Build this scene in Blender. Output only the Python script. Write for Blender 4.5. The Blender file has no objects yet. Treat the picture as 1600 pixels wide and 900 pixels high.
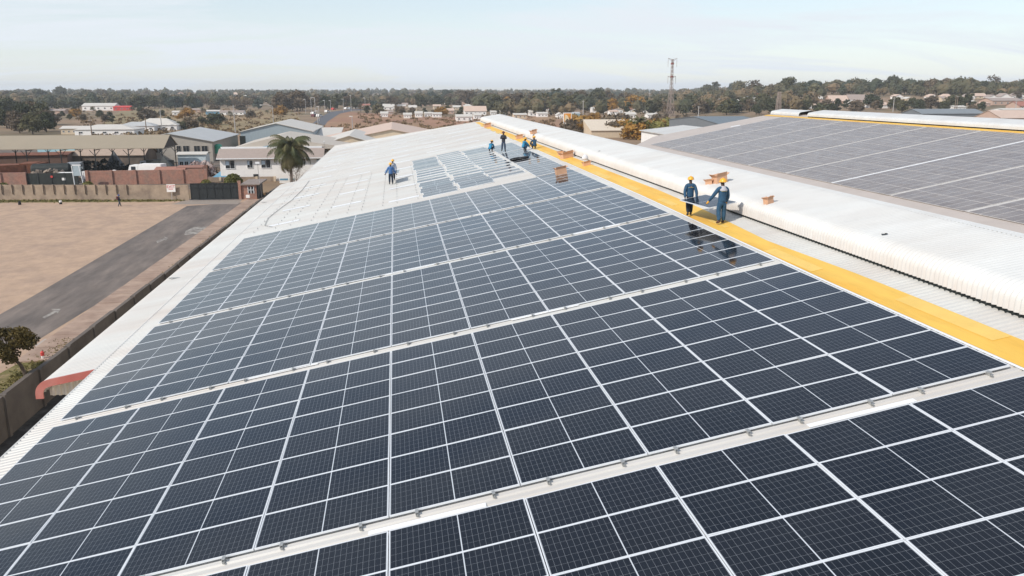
import bpy, bmesh, math, random
from mathutils import Vector, Matrix, noise
R_ = math.radians
sc = bpy.context.scene
rng = random.Random(7)

# ------------------------------------------------------------------ camera
F = 1281.91
RW = Matrix(((0.99043233, -0.13799926, 0.00000000), (-0.03236944, -0.23231822, -0.97210106), (0.13414922, 0.96280032, -0.23456244)))       # world -> camera (x right, y down, z forward)
CW = Vector((0.32867, -12.81319, 17.00000))
cam_d = bpy.data.cameras.new('camera'); cam = bpy.data.objects.new('camera', cam_d)
sc.collection.objects.link(cam); sc.camera = cam
cam_d.sensor_width = 36; cam_d.lens = 36 * F / 1600; cam_d.clip_start = 0.1; cam_d.clip_end = 20000
m3 = Matrix((RW[0], -RW[1], -RW[2])).transposed()
cam.matrix_world = Matrix.Translation(CW) @ m3.to_4x4()

# ------------------------------------------------------------------ world, sun, exposure
HAZE = .00016
SUN_EL, SH = 39.0, Vector((0.84, 0.54))        # elevation, direction in which shadows fall
w = bpy.data.worlds.new('World'); sc.world = w; w.use_nodes = True
nt = w.node_tree; nt.nodes.clear()
sky = nt.nodes.new('ShaderNodeTexSky'); sky.sky_type = 'NISHITA'; sky.sun_disc = False
sky.sun_elevation = R_(SUN_EL); sky.sun_rotation = math.atan2(-SH.x, -SH.y)
sky.air_density = 1.0; sky.dust_density = .4; sky.ozone_density = 1.5
tc = nt.nodes.new('ShaderNodeTexCoord')
sep = nt.nodes.new('ShaderNodeSeparateXYZ'); nt.links.new(tc.outputs['Generated'], sep.inputs[0])
def wmath(op, a, b=None, c=None, clamp=False):
    n = nt.nodes.new('ShaderNodeMath'); n.operation = op; n.use_clamp = clamp
    for i, v in enumerate((a, b, c)):
        if v is None: continue
        if isinstance(v, (int, float)): n.inputs[i].default_value = v
        else: nt.links.new(v, n.inputs[i])
    return n.outputs[0]
zz = wmath('MAXIMUM', sep.outputs[2], 0.0)
den = wmath('ADD', zz, 0.16)
cx = wmath('DIVIDE', sep.outputs[0], den); cy = wmath('DIVIDE', sep.outputs[1], den)
cmb = nt.nodes.new('ShaderNodeCombineXYZ'); nt.links.new(cx, cmb.inputs[0])
nt.links.new(wmath('MULTIPLY', cy, 2.6), cmb.inputs[1])
n1 = nt.nodes.new('ShaderNodeTexNoise'); n1.inputs['Scale'].default_value = 0.55; n1.inputs['Detail'].default_value = 8
n1.inputs['Roughness'].default_value = 0.62; n1.inputs['Distortion'].default_value = 0.6
nt.links.new(cmb.outputs[0], n1.inputs['Vector'])
cr = nt.nodes.new('ShaderNodeValToRGB'); cr.color_ramp.elements[0].position = 0.42; cr.color_ramp.elements[1].position = 0.70
nt.links.new(n1.outputs['Fac'], cr.inputs[0])
mx = nt.nodes.new('ShaderNodeMixRGB'); mx.inputs[2].default_value = (5.85, 6.3, 6.75, 1)
hz_ = wmath('MULTIPLY', wmath('POWER', wmath('SUBTRACT', 1.0, zz), 5.0), 0.56)
nt.links.new(wmath('ADD', wmath('MULTIPLY_ADD', cr.outputs[0], 0.66, 0.18), hz_, clamp=True), mx.inputs[0]); nt.links.new(sky.outputs[0], mx.inputs[1])
bg = nt.nodes.new('ShaderNodeBackground'); bg.inputs[1].default_value = 0.13
nt.links.new(mx.outputs[0], bg.inputs[0])
wo = nt.nodes.new('ShaderNodeOutputWorld'); nt.links.new(bg.outputs[0], wo.inputs[0])
sl = bpy.data.lights.new('sun', 'SUN'); sl.energy = 3.3; sl.angle = R_(0.5); sl.color = (1, .935, .85)
so = bpy.data.objects.new('sun', sl); sc.collection.objects.link(so)
sd = Vector((SH.x * math.cos(R_(SUN_EL)), SH.y * math.cos(R_(SUN_EL)), -math.sin(R_(SUN_EL))))
so.rotation_euler = sd.to_track_quat('-Z', 'Y').to_euler(); so.location = (0, 0, 60)
sc.view_settings.view_transform = 'Standard'; sc.view_settings.look = 'None'
sc.view_settings.gamma = 1; sc.view_settings.use_curve_mapping = False
sc.view_settings.exposure = 0.12

# ------------------------------------------------------------------ pixel geometry (placing things on the ground they stand on)
def ray(x, y): return RW.transposed() @ Vector(((x - 800) / F, (y - 450) / F, 1.0))
def G(x, y, z=0.0):
    d = ray(x, y); return CW + d * ((z - CW.z) / d.z)
def AY(x, y, Y):
    d = ray(x, y); return CW + d * ((Y - CW.y) / d.y)
def px(P):
    q = RW @ (Vector(P) - CW); return 800 + F * q.x / q.z, 450 + F * q.y / q.z, q.z
def sstep(a, b, t):
    t = max(0, min(1, (t - a) / (b - a))); return t * t * (3 - 2 * t)
def hgt(x, y):
    r = math.hypot(x, y + 12.8)
    if y < 20: s = 0
    else: s = sstep(.28, .55, x / max(y, 1))
    return 15 * sstep(430, 1000, r) * s + 6 * sstep(1000, 2600, r)
def GT(x, y):
    d = ray(x, y)
    if d.z > -1e-4: d.z = -1e-4
    t = 100.0
    for i in range(400):
        P = CW + d * t
        if P.z <= hgt(P.x, P.y): break
        t += 8 if t < 3500 else 1e9
        if t > 3600: t = 3400; P = CW + d * t; break
    P.z = hgt(P.x, P.y); return P
TH = R_(10.8732); CT, ST = math.cos(TH), math.sin(TH); OZ = 9.963
def RP(u, v, n=0): return Vector((u * CT - n * ST, v, u * ST + n * CT + OZ))
ROT_ROOF = Matrix(((CT, 0, -ST), (0, 1, 0), (ST, 0, CT)))

# ------------------------------------------------------------------ materials
def new_mat(name):
    m = bpy.data.materials.new(name); m.use_nodes = True
    b = m.node_tree.nodes['Principled BSDF']; return m, m.node_tree, b
def M(name, col, rough=.7, metal=0, var=.12, scale=1.5, bump=0, bscale=20, spec=.5, obj_var=0, col2=None, stretch=None, c2lo=.45, c2hi=.65):
    m, t, b = new_mat(name)
    b.inputs['Roughness'].default_value = rough; b.inputs['Metallic'].default_value = metal
    b.inputs['Specular IOR Level'].default_value = spec
    co = t.nodes.new('ShaderNodeTexCoord'); src = co.outputs['Object']
    if stretch:
        mp = t.nodes.new('ShaderNodeMapping'); mp.inputs['Scale'].default_value = stretch
        t.links.new(src, mp.inputs[0]); src = mp.outputs[0]
    n = t.nodes.new('ShaderNodeTexNoise'); n.inputs['Scale'].default_value = scale; n.inputs['Detail'].default_value = 6
    n.inputs['Roughness'].default_value = .65
    t.links.new(src, n.inputs['Vector'])
    base = t.nodes.new('ShaderNodeRGB'); base.outputs[0].default_value = (*col, 1); cur = base.outputs[0]
    if col2:
        n3 = t.nodes.new('ShaderNodeTexNoise'); n3.inputs['Scale'].default_value = scale * .37; n3.inputs['Detail'].default_value = 7
        n3.inputs['Roughness'].default_value = .6; t.links.new(src, n3.inputs['Vector'])
        r = t.nodes.new('ShaderNodeValToRGB'); r.color_ramp.elements[0].position = c2lo; r.color_ramp.elements[1].position = c2hi
        t.links.new(n3.outputs['Fac'], r.inputs[0])
        k = t.nodes.new('ShaderNodeMixRGB'); k.inputs[2].default_value = (*col2, 1)
        t.links.new(r.outputs[0], k.inputs[0]); t.links.new(cur, k.inputs[1]); cur = k.outputs[0]
    mr = t.nodes.new('ShaderNodeMapRange'); mr.inputs[1].default_value = .3; mr.inputs[2].default_value = .7
    mr.inputs[3].default_value = 1 - var; mr.inputs[4].default_value = 1 + var
    t.links.new(n.outputs['Fac'], mr.inputs[0]); val = mr.outputs[0]
    if obj_var:
        oi = t.nodes.new('ShaderNodeObjectInfo'); q = t.nodes.new('ShaderNodeMapRange')
        q.inputs[3].default_value = 1 - obj_var; q.inputs[4].default_value = 1 + obj_var
        t.links.new(oi.outputs['Random'], q.inputs[0])
        mm = t.nodes.new('ShaderNodeMath'); mm.operation = 'MULTIPLY'; t.links.new(val, mm.inputs[0]); t.links.new(q.outputs[0], mm.inputs[1]); val = mm.outputs[0]
    vm = t.nodes.new('ShaderNodeVectorMath'); vm.operation = 'SCALE'
    t.links.new(cur, vm.inputs[0]); t.links.new(val, vm.inputs['Scale']); t.links.new(vm.outputs[0], b.inputs['Base Color'])
    if bump:
        n2 = t.nodes.new('ShaderNodeTexNoise'); n2.inputs['Scale'].default_value = bscale; n2.inputs['Detail'].default_value = 5
        t.links.new(src, n2.inputs['Vector'])
        bp = t.nodes.new('ShaderNodeBump'); bp.inputs['Strength'].default_value = bump; bp.inputs['Distance'].default_value = .05
        t.links.new(n2.outputs['Fac'], bp.inputs['Height']); t.links.new(bp.outputs[0], b.inputs['Normal'])
    return m

roof_white = M('roof_sheet_white', (.61, .605, .57), .5, var=.06, scale=.6, col2=(.555, .505, .455), stretch=(.25, 1.5, 1), c2lo=.42, c2hi=.72)
roof_gap = roof_white
hood_white = M('hood_sheet_white', (.66, .66, .635), .5, var=.05, scale=.9, col2=(.61, .59, .555), stretch=(.5, 1.2, 1), c2lo=.42, c2hi=.72)
def rust_wash(m, z0, z1):
    t = m.node_tree; b = t.nodes['Principled BSDF']; src = b.inputs['Base Color'].links[0].from_socket
    g = t.nodes.new('ShaderNodeNewGeometry'); sp_ = t.nodes.new('ShaderNodeSeparateXYZ'); t.links.new(g.outputs['Position'], sp_.inputs[0])
    r = t.nodes.new('ShaderNodeMapRange'); r.inputs[1].default_value = z0; r.inputs[2].default_value = z1; r.inputs[3].default_value = .45; r.inputs[4].default_value = 0; t.links.new(sp_.outputs[2], r.inputs[0])
    mp = t.nodes.new('ShaderNodeMapping'); mp.inputs['Scale'].default_value = (1, 3.2, .5); t.links.new(g.outputs['Position'], mp.inputs[0])
    n = t.nodes.new('ShaderNodeTexNoise'); n.inputs['Scale'].default_value = 1.6; n.inputs['Detail'].default_value = 5; t.links.new(mp.outputs[0], n.inputs['Vector'])
    q = t.nodes.new('ShaderNodeMath'); q.operation = 'MULTIPLY'; t.links.new(r.outputs[0], q.inputs[0]); t.links.new(n.outputs['Fac'], q.inputs[1])
    k = t.nodes.new('ShaderNodeMixRGB'); k.inputs[2].default_value = (.50, .33, .24, 1); t.links.new(q.outputs[0], k.inputs[0]); t.links.new(src, k.inputs[1]); t.links.new(k.outputs[0], b.inputs['Base Color'])
rust_wash(hood_white, 12.45, 13.0)
roof_dusty = M('roof_sheet_dusty', (.50, .435, .385), .6, var=.06, scale=.5)
skylight_m = M('skylight_sheet', (.84, .84, .83), .35, var=.02)
yellow_m = M('walkway_yellow', (.80, .49, .085), .6, var=.10, scale=1.6, col2=(.76, .41, .05), stretch=(2, .3, 1))
redf = M('fascia_red', (.47, .13, .105), .6, var=.1, col2=(.52, .22, .18))
dark_fill = M('fill_dark', (.012, .018, .016), .8)  # near-black fill, paints the shade inside the ridge slots
cream_wall = M('cream_cladding', (.70, .63, .52), .6, var=.12, scale=2, col2=(.45, .27, .15), stretch=(3, 3, .4), c2lo=.58, c2hi=.8)
alu = M('aluminium', (.80, .82, .84), .4, metal=.1, var=.04)
alu_dull = M('aluminium_dusty', (.60, .57, .54), .5, var=.05)
alu2 = M('galvanised_steel', (.48, .48, .46), .5, metal=.6, var=.2, scale=8)
black_m = M('black_rubber', (.012, .012, .014), .6)
asphalt = M('asphalt', (.135, .112, .097), .9, var=.28, scale=1.1, bump=.3, bscale=15, col2=(.225, .18, .15), stretch=(1, .2, 1), c2lo=.38, c2hi=.7)
asphalt_far = M('asphalt_far', (.10, .10, .11), .9)
lot_m = M('packed_sand', (.48, .33, .225), .95, var=.13, scale=.9, bump=.4, bscale=6, col2=(.35, .245, .18), stretch=(1, .7, 1), c2lo=.4, c2hi=.75)
kerb_m = M('paving_concrete', (.40, .285, .215), .9, var=.14, scale=1.0, bump=.2, col2=(.31, .21, .155))
paint_m = M('road_paint', (.36, .33, .29), .8, var=.4, scale=3, col2=(.18, .155, .135), c2lo=.4, c2hi=.6)
conc_wall = M('precast_concrete', (.36, .275, .20), .9, var=.16, scale=1.2, bump=.3, col2=(.24, .18, .135))
retain_m = M('retaining_concrete', (.15, .125, .105), .95, var=.22, scale=.7, bump=.4, col2=(.11, .09, .075))
trench_m = M('trench_soil_shaded', (.035, .031, .028), 1, var=.5, scale=2.5, bump=.8, bscale=5, col2=(.075, .07, .065))  # soil made near-black, the trench's shade is put into its colour
brick_m = M('red_brick', (.36, .185, .135), .9, var=.22, scale=2.2, bump=.2, col2=(.28, .175, .135))
grass_m = M('verge_grass', (.165, .145, .045), 1, var=.3, scale=2.5, bump=.6, bscale=25, col2=(.30, .22, .12))
gate_m = M('gate_black', (.017, .021, .022), .5, var=.25, scale=1.5)
ground_m = M('dry_ground', (.27, .175, .105), 1, var=.3, scale=.03, col2=(.17, .13, .07), c2lo=.42, c2hi=.62)
field_g = M('green_field', (.235, .18, .085), 1, var=.25, scale=.05, col2=(.29, .185, .10), stretch=(.6, .25, 1))
field_b = M('brown_field', (.30, .155, .09), 1, var=.25, scale=.05, col2=(.33, .22, .11), stretch=(.6, .25, 1))
yard_m = M('yard_soil', (.17, .13, .10), 1, var=.3, scale=.4, col2=(.08, .07, .06))
wall_white = M('white_plaster', (.84, .81, .77), .8, var=.05)
wall_cream = M('cream_plaster', (.62, .50, .36), .8, var=.08)
wall_pink = M('pink_plaster', (.52, .36, .28), .8, var=.08)
wall_grey = M('grey_block', (.40, .36, .31), .85, var=.08, scale=1)
steel_blue = M('steel_blue_cladding', (.30, .36, .39), .5, var=.08, scale=2, stretch=(3, 3, .3))
roof_tan = M('roof_tan', (.33, .275, .20), .75, var=.04, scale=.3)
roof_brown = M('roof_brown', (.36, .29, .25), .7, var=.06)
roof_lt = M('roof_light', (.60, .56, .50), .65, var=.06, scale=.4)
roof_pink = M('roof_pink', (.60, .45, .36), .7, var=.06, scale=.4)
roof_grey = M('roof_grey', (.47, .47, .455), .6, var=.05, scale=.3)
roof_dgrey = M('roof_dark_grey', (.17, .185, .20), .6, var=.08)
roof_red = M('roof_red_tile', (.36, .15, .11), .8, var=.15)
roof_green = M('roof_green', (.22, .40, .30), .6, var=.1)
fascia_white = M('fascia_white', (.8, .8, .79), .5, var=.03)
glass_dark = M('window_glass', (.03, .035, .04), .15, var=.2, spec=.6)
blue_m = M('blue_cloth', (.13, .30, .42), .7, var=.1)
sky_blue_m = M('light_blue_cladding', (.36, .60, .66), .6, var=.08)
blue_deep = M('deep_blue_paint', (.02, .09, .28), .5)
rust_m = M('rust', (.20, .075, .04), .9, var=.35, scale=1.2, col2=(.13, .05, .03))
darkgreen_m = M('dark_machine', (.022, .027, .024), .6, var=.4)
grey_truck = M('grey_paint', (.33, .35, .37), .5, var=.1)
wood_pole = M('timber_pole', (.20, .14, .10), .9, var=.2)
steel_pole = M('steel_pole', (.42, .40, .38), .5, var=.1)
pylon_m = M('pylon_steel', (.35, .27, .23), .6, var=.1)
green_tank = M('green_plastic', (.05, .33, .22), .5)
sign_red = M('sign_red', (.60, .06, .05), .6)
orange_m = M('orange_board', (.75, .30, .03), .6, var=.2, scale=.6)
cardboard = M('cardboard', (.66, .39, .24), .85, var=.08, scale=4)
cardboard_in = M('cardboard_inside', (.58, .33, .20), .9, var=.08)
trunk_m = M('bark', (.10, .075, .055), .95, var=.25, scale=6)
skin_m = M('skin', (.07, .035, .022), .55, var=.05)
navy_m = M('navy_overall', (.026, .082, .150), .85, var=.22, scale=7, bump=.5, bscale=9)
navy2_m = M('dark_navy_trousers', (.014, .026, .045), .85, var=.2, scale=7, bump=.4, bscale=9)
cyan_m = M('bright_blue_shirt', (.03, .24, .42), .8, var=.15, scale=7)
white_cloth = M('white_cloth', (.70, .70, .72), .8, var=.1, scale=6)
helmet_m = M('helmet_yellow', (.85, .42, .04), .35, var=.03)
glove_m = M('glove_orange', (.80, .40, .05), .8)
boot_m = M('boot_dark', (.03, .024, .02), .7)
maroon_m = M('maroon_cloth', (.13, .035, .04), .8)
rubble_m = M('rubble', (.24, .19, .15), .95, var=.4, scale=1.5)

def leaf_mat(name, a, b_, c):
    m, t, b = new_mat(name); b.inputs['Roughness'].default_value = .7; b.inputs['Specular IOR Level'].default_value = .25
    oi = t.nodes.new('ShaderNodeObjectInfo'); co = t.nodes.new('ShaderNodeTexCoord')
    n = t.nodes.new('ShaderNodeTexNoise'); n.inputs['Scale'].default_value = .9; n.inputs['Detail'].default_value = 4
    t.links.new(co.outputs['Object'], n.inputs['Vector'])
    ad = t.nodes.new('ShaderNodeMath'); ad.operation = 'ADD'
    s1 = t.nodes.new('ShaderNodeMath'); s1.operation = 'MULTIPLY'; s1.inputs[1].default_value = .75; t.links.new(oi.outputs['Random'], s1.inputs[0])
    s2 = t.nodes.new('ShaderNodeMath'); s2.operation = 'MULTIPLY_ADD'; s2.inputs[1].default_value = 1.3; s2.inputs[2].default_value = -.5
    t.links.new(n.outputs['Fac'], s2.inputs[0]); t.links.new(s1.outputs[0], ad.inputs[0]); t.links.new(s2.outputs[0], ad.inputs[1])
    r = t.nodes.new('ShaderNodeValToRGB'); e = r.color_ramp.elements
    e[0].position = 0; e[0].color = (*a, 1); e[1].position = 1; e[1].color = (*c, 1)
    k = r.color_ramp.elements.new(.5); k.color = (*b_, 1)
    t.links.new(ad.outputs[0], r.inputs[0]); t.links.new(r.outputs[0], b.inputs['Base Color'])
    return m
leaf_dark = leaf_mat('foliage_dark', (.036, .045, .020), (.062, .064, .030), (.105, .095, .042))
leaf_brown = leaf_mat('foliage_brown', (.075, .060, .040), (.115, .085, .055), (.16, .12, .075))
leaf_pale = leaf_mat('foliage_pale', (.10, .10, .055), (.15, .13, .075), (.17, .16, .09))
leaf_gold = leaf_mat('foliage_gold', (.20, .115, .03), (.30, .155, .03), (.34, .20, .05))
leaf_green = leaf_mat('foliage_green', (.09, .095, .028), (.15, .15, .04), (.22, .19, .055))
leaf_blue = leaf_mat('foliage_bluegreen', (.035, .055, .045), (.055, .075, .06), (.08, .095, .07))
leaf_palm = leaf_mat('palm_leaf', (.055, .065, .025), (.095, .095, .04), (.16, .13, .06))

def panel_mat(name, cell, dust, rough, tint=(.56, .74, 1)):
    m, t, b = new_mat(name); L = t.links
    def mth(op, a, b2=None, c=None, clamp=False):
        n = t.nodes.new('ShaderNodeMath'); n.operation = op; n.use_clamp = clamp
        for i, v in enumerate((a, b2, c)):
            if v is None: continue
            if isinstance(v, (int, float)): n.inputs[i].default_value = v
            else: L.new(v, n.inputs[i])
        return n.outputs[0]
    uv = t.nodes.new('ShaderNodeUVMap'); s = t.nodes.new('ShaderNodeSeparateXYZ'); L.new(uv.outputs[0], s.inputs[0])
    X = mth('MULTIPLY', s.outputs[0], 2.22); Y = mth('MULTIPLY', s.outputs[1], 1.08)   # metres on the glass
    def grid(c, n, L_, wd):
        p = L_ / n; q = mth('PINGPONG', c, p / 2); return mth('LESS_THAN', q, wd / 2)
    gx = grid(X, 24, 2.22, .0034); gy = grid(Y, 6, 1.08, .0034)
    dx = mth('ABSOLUTE', mth('SUBTRACT', X, 1.11)); gc = mth('LESS_THAN', dx, .009)
    ed = mth('MAXIMUM', mth('GREATER_THAN', dx, 1.098), mth('GREATER_THAN', mth('ABSOLUTE', mth('SUBTRACT', Y, .54)), .531))
    thin = mth('MULTIPLY', mth('MAXIMUM', gx, gy), .34)
    fac = mth('MAXIMUM', thin, mth('MAXIMUM', mth('MULTIPLY', gc, .95), mth('MULTIPLY', ed, .55)))
    # cells differ a little from one to the next, panels too
    fl = t.nodes.new('ShaderNodeCombineXYZ'); L.new(mth('FLOOR', mth('MULTIPLY', X, 24 / 2.22)), fl.inputs[0]); L.new(mth('FLOOR', mth('MULTIPLY', Y, 6 / 1.08)), fl.inputs[1])
    oi = t.nodes.new('ShaderNodeObjectInfo'); L.new(mth('MULTIPLY', oi.outputs['Random'], 50.0), fl.inputs[2])
    wn = t.nodes.new('ShaderNodeTexWhiteNoise'); L.new(fl.outputs[0], wn.inputs['Vector'])
    sc1 = mth('ADD', mth('MULTIPLY_ADD', wn.outputs[0], .22, .8), mth('MULTIPLY', oi.outputs['Random'], .5))
    cc = t.nodes.new('ShaderNodeMixRGB'); cc.inputs[1].default_value = (*cell, 1); cc.inputs[2].default_value = (cell[0] * 1.3, cell[1] * 1.0, cell[2] * .85, 1)
    L.new(oi.outputs['Random'], cc.inputs[0])
    vm = t.nodes.new('ShaderNodeVectorMath'); vm.operation = 'SCALE'; L.new(cc.outputs[0], vm.inputs[0]); L.new(sc1, vm.inputs['Scale'])
    mixl = t.nodes.new('ShaderNodeMixRGB'); mixl.inputs[2].default_value = (.62, .65, .68, 1); L.new(fac, mixl.inputs[0]); L.new(vm.outputs[0], mixl.inputs[1])
    geo = t.nodes.new('ShaderNodeNewGeometry'); n = t.nodes.new('ShaderNodeTexNoise'); n.inputs['Scale'].default_value = .7; n.inputs['Detail'].default_value = 6
    L.new(geo.outputs['Position'], n.inputs['Vector'])
    du = t.nodes.new('ShaderNodeMixRGB'); du.inputs[2].default_value = (.34, .30, .27, 1)
    L.new(mth('MULTIPLY', n.outputs['Fac'], dust), du.inputs[0]); L.new(mixl.outputs[0], du.inputs[1])
    vo = t.nodes.new('ShaderNodeTexVoronoi'); vo.inputs['Scale'].default_value = 1.1; L.new(geo.outputs['Position'], vo.inputs['Vector'])
    n5 = t.nodes.new('ShaderNodeTexNoise'); n5.inputs['Scale'].default_value = 45; L.new(geo.outputs['Position'], n5.inputs['Vector'])
    vc = t.nodes.new('ShaderNodeSeparateXYZ'); L.new(vo.outputs['Color'], vc.inputs[0])
    dr = mth('MULTIPLY', mth('LESS_THAN', mth('ADD', vo.outputs['Distance'], mth('MULTIPLY', n5.outputs['Fac'], .05)), .045), mth('GREATER_THAN', vc.outputs[0], .72))
    dm = t.nodes.new('ShaderNodeMixRGB'); dm.inputs[2].default_value = (.5, .49, .46, 1); L.new(mth('MULTIPLY', dr, .7), dm.inputs[0]); L.new(du.outputs[0], dm.inputs[1])
    L.new(dm.outputs[0], b.inputs['Base Color'])
    n6 = t.nodes.new('ShaderNodeTexNoise'); n6.inputs['Scale'].default_value = 1.3; n6.inputs['Detail'].default_value = 5; L.new(geo.outputs['Position'], n6.inputs['Vector'])
    L.new(mth('MULTIPLY_ADD', n6.outputs['Fac'], rough * 1.0, rough * .5), b.inputs['Roughness'])
    b.inputs['IOR'].default_value = 1.35; b.inputs['Specular IOR Level'].default_value = .5; b.inputs['Specular Tint'].default_value = (*tint, 1)
    return m
glass_m = panel_mat('solar_glass', (.0040, .0068, .0120), .016, .07)
glass_dust_haze = panel_mat('solar_glass_dust_haze', (.075, .068, .066), .95, .3, (1, .95, .9))  # dust film plus distance haze, both put into the glass colour

# ------------------------------------------------------------------ mesh helpers
class MB:
    def __init__(s): s.v = []; s.f = []; s.mi = []; s.uv = {}
    def add(s, vs, fs, mi=0):
        k = len(s.v); s.v += [tuple(p) for p in vs]; s.f += [tuple(i + k for i in f) for f in fs]; s.mi += [mi] * len(fs)
    def box(s, x0, x1, y0, y1, z0, z1, T=None, mi=0):
        vs = [Vector(p) for p in ((x0,y0,z0),(x1,y0,z0),(x1,y1,z0),(x0,y1,z0),(x0,y0,z1),(x1,y0,z1),(x1,y1,z1),(x0,y1,z1))]
        if T: vs = [T @ p for p in vs]
        s.add(vs, [(3,2,1,0),(4,5,6,7),(0,1,5,4),(1,2,6,5),(2,3,7,6),(3,0,4,7)], mi)
    def prism(s, poly, d, T=None, mi=0):
        """poly: list of 3-d points in a plane; d: extrusion vector"""
        n = len(poly); a = [Vector(p) for p in poly]; b = [p + Vector(d) for p in a]
        if T: a = [T @ p for p in a]; b = [T @ p for p in b]
        s.add(a + b, [tuple(range(n - 1, -1, -1)), tuple(range(n, 2 * n))] + [(i, (i + 1) % n, n + (i + 1) % n, n + i) for i in range(n)], mi)
    def tube(s, a, b, r0, r1=None, n=8, mi=0, cap=True):
        a, b = Vector(a), Vector(b); r1 = r0 if r1 is None else r1
        z = (b - a).normalized(); x = z.orthogonal().normalized(); y = z.cross(x)
        vs = [a + (x * math.cos(2*math.pi*i/n) + y * math.sin(2*math.pi*i/n)) * r0 for i in range(n)] + \
             [b + (x * math.cos(2*math.pi*i/n) + y * math.sin(2*math.pi*i/n)) * r1 for i in range(n)]
        fs = [(i, (i+1) % n, n + (i+1) % n, n + i) for i in range(n)]
        if cap: fs += [tuple(range(n-1, -1, -1)), tuple(range(n, 2*n))]
        s.add(vs, fs, mi)
    def lathe(s, prof, c=(0,0,0), n=16, T=None, mi=0, sy=1):
        vs = [Vector((c[0] + r * math.cos(2*math.pi*i/n), c[1] + sy * r * math.sin(2*math.pi*i/n), c[2] + z)) for r, z in prof for i in range(n)]
        if T: vs = [T @ p for p in vs]
        fs = [(j*n+i, j*n+(i+1) % n, (j+1)*n+(i+1) % n, (j+1)*n+i) for j in range(len(prof)-1) for i in range(n)]
        s.add(vs, fs, mi)
    def mesh(s, name, mats):
        me = bpy.data.meshes.new(name); me.from_pydata(s.v, [], s.f)
        for m in (mats if isinstance(mats, (list, tuple)) else [mats]): me.materials.append(m)
        if any(s.mi): me.polygons.foreach_set('material_index', s.mi)
        me.update(); return me
    def build(s, name, mats, parent=None, smooth=False, loc=None, recalc=True):
        me = s.mesh(name, mats)
        if recalc:
            bm = bmesh.new(); bm.from_mesh(me); bmesh.ops.recalc_face_normals(bm, faces=bm.faces); bm.to_mesh(me); bm.free()
        if smooth: me.polygons.foreach_set('use_smooth', [True] * len(me.polygons))
        o = bpy.data.objects.new(name, me); sc.collection.objects.link(o)
        if parent: o.parent = parent
        if loc: o.location = loc
        return o
def tag(o, label, cat=None, group=None, kind=None):
    if label: o['label'] = label
    if cat: o['category'] = cat
    if group: o['group'] = group
    if kind: o['kind'] = kind
    return o
def empty(name, loc=(0,0,0), rz=0.0, label=None, cat=None, group=None):
    o = bpy.data.objects.new(name, None); sc.collection.objects.link(o); o.location = loc; o.rotation_euler = (0, 0, rz)
    o.empty_display_size = .3
    return tag(o, label, cat, group)
def copy_tree(o, parent=None):
    c = o.copy(); sc.collection.objects.link(c); c.parent = parent
    for ch in list(o.children): copy_tree(ch, c)
    return c
def struct(o): o['kind'] = 'structure'; return o

# ================================================================== THE SETTING
# ground: one sheet to the horizon, with the trench beside the warehouse and the rise on the right
def ground():
    xs = sorted(set([-4500,-4000,-3000,-2200,-1600] + list(range(-1200, 1201, 60)) + [1500,1900,2300,2800,3400,4200,4500] + [-22.52,-22.50,80.0,80.02]))
    ys = sorted(set([-1500,-600,-200,-90.02,-90.0,0,60] + [131.0,131.02] + list(range(180, 1500, 60)) + [1600,1800,2000,2300,2600,3000,3500,4200,4500]))
    vs = []
    for y in ys:
        for x in xs:
            z = hgt(x, y)
            if -22.51 < x < 80.01 and -90.01 < y < 131.01: z = -2.1
            vs.append((x, y, z))
    n = len(xs); fs = [(j*n+i, j*n+i+1, (j+1)*n+i+1, (j+1)*n+i) for j in range(len(ys)-1) for i in range(n-1)]
    b = MB(); b.add(vs, fs); return struct(b.build('ground', ground_m, recalc=False))
ground()
def sheet(name, pts, z, mat, kind='structure'):
    b = MB(); b.add([(p[0], p[1], z) for p in pts], [tuple(range(len(pts)))])
    o = b.build(name, mat, recalc=False)
    if o.data.polygons[0].normal.z < 0: o.data.flip_normals()
    o['kind'] = kind; return o
def gp(lst): return [G(*q) for q in lst]
WX0, WX1 = -22.1, -20.9       # retaining wall line at y=20 and y=138
def wallx(y): return WX0 + (WX1 - WX0) * (y - 20) / 118
sheet('trench_floor', [(-22.45, -60), (-9.5, -60), (-9.5, 130.9), (-22.45, 130.9)], -2.09, trench_m)
sheet('sand_lot', [(-160, -20), (wallx(-20) - .3, -20), (wallx(126) - .3, 124.5), (-160, 133)], .006, lot_m)
RL = lambda y: -30.6 + (y - 40) * .006
sheet('access_road', [(-31, 30), (wallx(30) - 2.9, 46.5), (wallx(60) - 2.35, 60), (wallx(119) - 2.35, 119), (-31.2, 116), (-30.6, 60)], .012, asphalt)
sheet('gate_apron', [(-34, 118), (-24, 117), (-24.3, 123), (-33, 123.5)], .016, M('apron_concrete', (.30, .25, .21), .9, var=.12))
sheet('verge', [(-90, 120), (-60, 123.6), (-36, 121.2), (-34, 122.6), (-60, 126), (-90, 129)], .012, grass_m)
sheet('verge_near', [(-25.5, 31), (wallx(30) - .35, 31), (wallx(45) - .35, 45), (-23.6, 44)], .018, grass_m)
# paved strip beside the retaining wall, slab by slab joints kept in the mesh
b = MB(); y = 41.0
while y < 121:
    x1 = wallx(y) - .32; x0 = x1 - 2.1; d = 2.9
    b.add([(x0 + rng.uniform(-.12, .1), y, .02), (x1, y - 0, .02), (x1, y + d, .02), (x0 + rng.uniform(-.12, .1), y + d, .02),
           (x0, y, .11 + rng.uniform(-.02, .02)), (x1, y, .11), (x1, y + d, .11), (x0, y + d, .11)], [(4,5,6,7),(0,1,5,4),(3,0,4,7),(1,2,6,5),(2,3,7,6)])
    y += d + .1
struct(b.build('pavement', kerb_m, recalc=False))
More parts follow.
